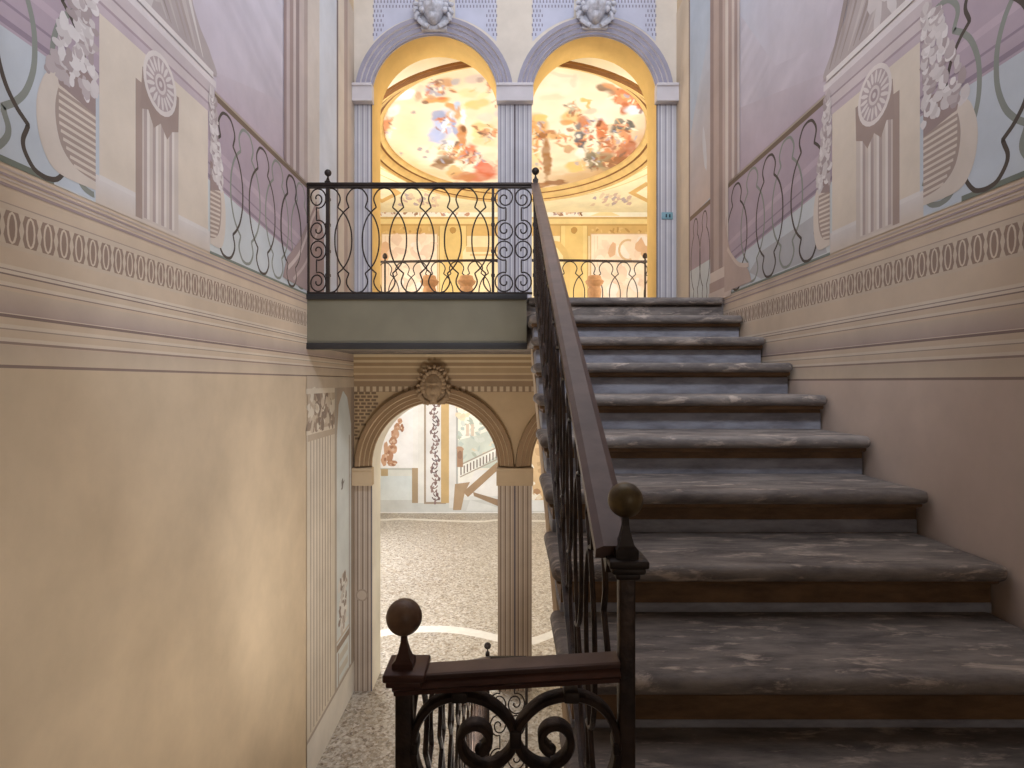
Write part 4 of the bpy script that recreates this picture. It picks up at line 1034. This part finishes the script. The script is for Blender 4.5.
# ---- upper flight banister
T0 = Vector((.166, .93, -.262)); T1 = Vector((.204, 4.50, zt + .030))
ban = thing('stair_banister', 'wrought iron banister with flat handrail climbing the left edge of the upper stairs', 'banister', (0, 0, 0))
def onrail(y): t = (y - T0.y) / (T1.y - T0.y); return T0.lerp(T1, t)
m = MB()
m.sweep([T0, T1], [(-.014, -.030), (.004, -.030), (.010, -.018), (.010, .018), (.004, .030), (-.014, .030)], up=(0, 0, 1), smooth=False)
m.build('handrail', M_RAIL, ban)
m = MB(); m.sweep([T0 - Vector((0, 0, .024)), T1 - Vector((0, 0, .024))], [(-.012, -.014), (.012, -.014), (.012, .014), (-.012, .014)], up=(0, 0, 1), smooth=False)
m.build('under_rail', M_RUST, ban)
HB = .70
m = MB(); m.sweep([T0 - Vector((0, 0, HB + .07)), T1 - Vector((0, 0, HB + .07))], [(-.006, -.014), (.006, -.014), (.006, .014), (-.006, .014)], up=(0, 0, 1), smooth=False)
m.build('bottom_rail', M_RUST, ban)
sp2 = .235
y = 1.12
while y < 4.42:
    lyre_tube(lambda u, v, y=y: tuple(onrail(y + u) - Vector((0, 0, .03 + .035 + HB * (1 - v)))), sp2, ban, r=.0058, clip=(1.0 - y, 4.44 - y), M_=M_RUST)
    y += sp2
# top newel of the banister
m = MB(); tx = PXr(535.5); m.box(tx - .016, tx + .016, YR - .016, YR + .016, ZU, zt + .05)
for zz in (.12, .30, .5, .69): m.box(tx - .021, tx + .021, YR - .02, YR + .02, zb + zz, zb + zz + .022)
m.build('newel_post', M_IRON, ban)
ball_finial((tx, YR, zt + .05), .028, .05, .020, ban, M_IRON)
# near newel with aged brass ball
NX, NY = .183, .93
m = MB()
m.box(NX - .0125, NX + .0125, NY - .0125, NY + .0125, ZM, -.295, bev=.003)
m.build('newel_post', M_RUST, ban)
m = MB(); m.box(NX - .030, NX + .030, NY - .030, NY + .030, -.282, -.270, bev=.003); m.box(NX - .026, NX + .026, NY - .026, NY + .026, -.292, -.281, bev=.004); m.box(NX - .019, NX + .019, NY - .019, NY + .019, -.302, -.291, bev=.004)
m.build('newel_cap', M_IRON, ban)
ball_finial((NX - .001, NY, -.270), .0272, .062, .017, ban, M_BALL)

# ---- cross rail at the head of the lower flight
cr = thing('cross_railing', 'dark iron guard rail with big scrolls joining the two near newels', 'railing', (0, 0, 0))
CX = -.160
zc0, zc1 = -.446, -.425
def crz(x): return zc0 + (x - CX) / (NX - CX) * (zc1 - zc0)
m = MB(); P0 = Vector((CX - .015, NY, zc0)); P1 = Vector((NX - .0128, NY, crz(NX)))
m.sweep([P0, P1], [(-.012, -.016), (-.002, -.021), (.0, -.018), (.0, .018), (-.002, .021), (-.012, .016)], up=(0, 0, 1), smooth=False)
m.build('top_rail', M_RAIL, cr)
m = MB(); m.sweep([P0 - Vector((0, 0, .018)), P1 - Vector((0, 0, .018))], [(.010 * math.cos(t), .027 * math.sin(t)) for t in [2 * PI * i / 12 for i in range(12)]], up=(0, 0, 1))
m.sweep([P0 - Vector((0, 0, .028)), P1 - Vector((0, 0, .028))], [(-.006, -.014), (.006, -.014), (.006, .014), (-.006, .014)], up=(0, 0, 1), smooth=False)
m.build('rail_moulding', M_RAILD, cr)
m = MB(); m.box(CX - .013, CX + .013, NY - .013, NY + .013, ZM, zc0 - .03, bev=.003); m.build('newel_post', M_RUST, cr)
m = MB(); m.box(CX - .028, CX + .036, NY - .036, NY + .036, zc0 - .004, zc0 + .008, bev=.003); m.box(CX - .024, CX + .03, NY - .032, NY + .032, zc0 - .014, zc0 - .003, bev=.003)
m.build('newel_cap', M_RAILD, cr)
ball_finial((CX - .001, NY, zc0 + .004), .0278, .052, .016, cr, M_BALL2, M_p=M_RAILD)
# big scrolls: bar of rectangular section following a curl, mirrored, and again upside down beneath
def big_scroll(sx, zm_, up):
    pX = lambda px: (px - VX) * NY / F
    pZ = lambda py: (VY - py) * NY / F
    C_ = [(415, 747), (417, 730), (424, 714), (436, 702), (452, 695.5), (470, 695), (488, 700), (502, 710), (512, 722), (516, 735), (513, 748), (504, 758), (491, 764.5), (477, 762), (466, 753), (462, 741), (465, 730), (474, 724), (484, 725.5), (490, 732), (490.5, 740), (486, 747), (482, 749)]
    if up < 0: C_ = [(415, 745), (417, 762), (424, 780), (438, 797), (460, 809), (484, 811), (504, 804), (517.5, 790), (517.5, 778)]
    path = smooth_path(C_, 4); pts = []
    for i, (a, b) in enumerate(path):
        x = pX(a - 1.6 if sx > 0 else 2 * 515.4 - (a - 1.6)) if i else pX(414.6 if sx > 0 else 616.2); z = pZ(b)
        pts.append((x, NY, z))
    m = MB(); n = len(pts); k = 0
    w0 = .0058
    m.sweep(pts, [(-w0, -.010), (w0, -.010), (w0, .010), (-w0, .010)], up=(0, 1, 0), smooth=False) if False else None
    vs = []
    for i in range(n):
        a = Vector(pts[max(i - 1, 0)]); b = Vector(pts[min(i + 1, n - 1)]); t = (b - a).normalized(); nn = Vector((t.z, 0, -t.x)); ww = w0 * (1.0 if i < n - 8 else 1.25)
        p = Vector(pts[i])
        for s_, d in ((-1, -.011), (-.6, -.014), (.6, -.014), (1, -.011), (1, .011), (-1, .011)): vs.append(p + nn * ww * s_ + Vector((0, d, 0)))
    fs = [(i * 6 + q, i * 6 + (q + 1) % 6, (i + 1) * 6 + (q + 1) % 6, (i + 1) * 6 + q) for i in range(n - 1) for q in range(6)]
    fs += [tuple(range(6))[::-1], tuple((n - 1) * 6 + q for q in range(6))]
    m.add(vs, fs)
    if up > 0:
        bm = bmesh.new(); bmesh.ops.create_icosphere(bm, subdivisions=2, radius=.0095); m.addbm(bm, 0, True, Matrix.Translation(pts[-1]))
    m.build('scroll', M_RUST, cr)
zm_ = (VY - 747) * NY / F
for sx in (1, -1):
    for up in (1, -1): big_scroll(sx, zm_, up)
cxx = (515.4 - VX) * NY / F
def collar(px_, py0, py1, hw_, hy):
    m = MB(); x = (px_ - VX) * NY / F
    m.box(x - hw_, x + hw_, NY - hy, NY + hy, (VY - py1) * NY / F, (VY - py0) * NY / F, bev=.003); m.build('collar', M_IRON, cr)
collar(515.4, 726, 743, .009, .018)
for px_ in (416.2, 614.6): collar(px_, 738, 750, .0045, .017)
for px_ in (460, 570.8): collar(px_, 688, 699, .012, .016)
m = MB(); m.box(CX, NX - .0135, NY - .012, NY + .012, ZM + .05, ZM + .065); m.build('bottom_rail', M_RUST, cr)

# ---- lower flight banister
LB = thing('lower_banister', 'iron banister descending beside the stair well to a small ball newel on the terrazzo', 'banister', (0, 0, 0))
FY, FX, FZ = 4.55, -.155, -2.09
A0 = Vector((CX, NY + .03, zc0 - .03)); A1 = Vector((FX, FY, FZ))
def onlow(y): t = (y - A0.y) / (A1.y - A0.y); return A0.lerp(A1, t)
m = MB(); m.sweep([A0, A1], [(-.012, -.022), (.004, -.022), (.008, -.012), (.008, .012), (.004, .022), (-.012, .022)], up=(0, 0, 1), smooth=False); m.build('handrail', M_RAIL, LB)
m = MB(); m.sweep([A0 - Vector((0, 0, .75)), A1 - Vector((0, 0, .75))], [(-.006, -.012), (.006, -.012), (.006, .012), (-.006, .012)], up=(0, 0, 1), smooth=False); m.build('bottom_rail', M_RUST, LB)
y = A0.y + .13
while y < FY - .1:
    lyre_tube(lambda u, v, y=y: tuple(onlow(y + u) - Vector((0, 0, .015 + .73 * (1 - v)))), .235, LB, r=.0058, clip=(A0.y + .02 - y, FY - .02 - y), M_=M_RUST)
    y += .235
m = MB(); m.box(FX - .015, FX + .015, FY - .015, FY + .015, ZF, FZ + .03); m.build('newel_post', M_IRON, LB)
ball_finial((FX, FY, FZ + .03), .026, .035, .016, LB, M_IRON)
# scroll panel closing the foot of the well
xw = .14
m = MB(); m.box(FX, xw, FY - .014, FY + .014, FZ - .012, FZ + .008); m.build('top_rail', M_IRON, LB)
m = MB(); m.box(xw - .010, xw + .010, FY - .010, FY + .010, ZF, FZ); m.box(FX, xw, FY - .01, FY + .01, ZF + .06, ZF + .075); m.build('end_post', M_IRON, LB)
for za, zc in ((ZF + .075, (ZF + .075 + FZ - .012) / 2), ((ZF + .075 + FZ - .012) / 2, FZ - .012)):
    for xa, xb, sd in ((FX + .015, (FX + xw) / 2, 1), ((FX + xw) / 2, xw - .01, -1)):
        scroll_tube(lambda u, v, za=za, zc=zc, xa=xa, xb=xb: (xa + u * (xb - xa), FY, za + (zc - za) * v), LB, side=sd)

# ================================================================== GALLERY inside the hall
gal = MB()
def gy(x): return 7.75 - .30 * math.cos((x - .05) / 1.55 * PI * .5) if abs(x - .05) < 3.1 else 8.05
def gz(x): return 1.50 + .055 * (1 - math.cos((x - .0) / 1.8 * PI * .5)) * 1.0
n = 28; xs_ = [HXL + .001 + (HXR - HXL - .002) * i / n for i in range(n + 1)]
poly = [(HXL + .001, YA + TA + .001)] + [(x, gy(x)) for x in xs_] + [(HXR - .001, YA + TA + .001)]
gal.prism(poly, .40, ZU - .005, 'Z'); struct(gal.build('floor_gallery', M_SOFT))
gr = thing('gallery_railing', 'dark bowed iron railing with lyre balusters on the gallery beyond the arches', 'railing', (0, 0, 0))
xs2 = [-2.3 + 4.7 * i / 40 for i in range(41)]
m = MB(); m.sweep([(x, gy(x) - .06, gz(x)) for x in xs2], [(-.012, -.02), (.012, -.02), (.012, .02), (-.012, .02)], up=(0, 0, 1), smooth=False); m.build('top_rail', M_RUST, gr)
m = MB(); m.sweep([(x, gy(x) - .06, ZU + .05) for x in xs2], [(-.006, -.012), (.006, -.012), (.006, .012), (-.006, .012)], up=(0, 0, 1), smooth=False); m.build('bottom_rail', M_RUST, gr)
x = -2.05
while x < 2.2:
    lyre_tube(lambda u, v, x=x: (x + u, gy(x + u) - .06, ZU + .056 + (gz(x + u) - .012 - ZU - .056) * v), .235, gr, r=.007, thin=2)
    x += .235
for px in (381.5, 649.5):
    x = (px - VX) * 7.5 / F
    m = MB(); m.box(x - .01, x + .01, gy(x) - .07, gy(x) - .05, ZU - .004, gz(x) + .03); m.build('post', M_RUST, gr)
    b = MB(); b.lathe([(.0, .0), (.03, .02), (.034, .045), (.02, .075), (0, .085)], (x, gy(x) - .06, gz(x) + .03), 12); b.build('ball', M_RUST, gr)
# carved urns standing on the gallery
urn_labels = ['terracotta urn behind the gallery railing, leftmost of three', 'terracotta urn behind the gallery railing, middle of three, left of the grey middle pier', 'terracotta urn behind the gallery railing seen through the right arch']
for i, px in enumerate((429.5, 466.5, 594.5)):
    Yu = 7.42 - .12; x = (px - VX) * Yu / F
    Yu = gy(x) - .24; x = (px - VX) * Yu / F
    zt_ = (VY - (276 if i < 2 else 276)) * Yu / F
    u = thing('garden_urn', urn_labels[i], 'urn', (x, Yu, ZU - .005), 'terracotta urns on the gallery')
    h = zt_ - (ZU - .005)
    b = MB(); b.lathe([(0, 0), (.085, 0), (.085, .04), (.05, .06), (.035, h * .3), (.04, h * .42), (.07, h * .55), (.085, h * .72), (.07, h * .80)], (x, Yu, ZU - .005), 20); b.build('body', M_TERRA, u)
    b = MB(); b.lathe([(.07, h * .80), (.105, h * .86), (.115, h * .90), (.09, h * .93), (.075, h), (0, h)], (x, Yu, ZU - .005), 20); b.build('rim', M_TERRA, u)
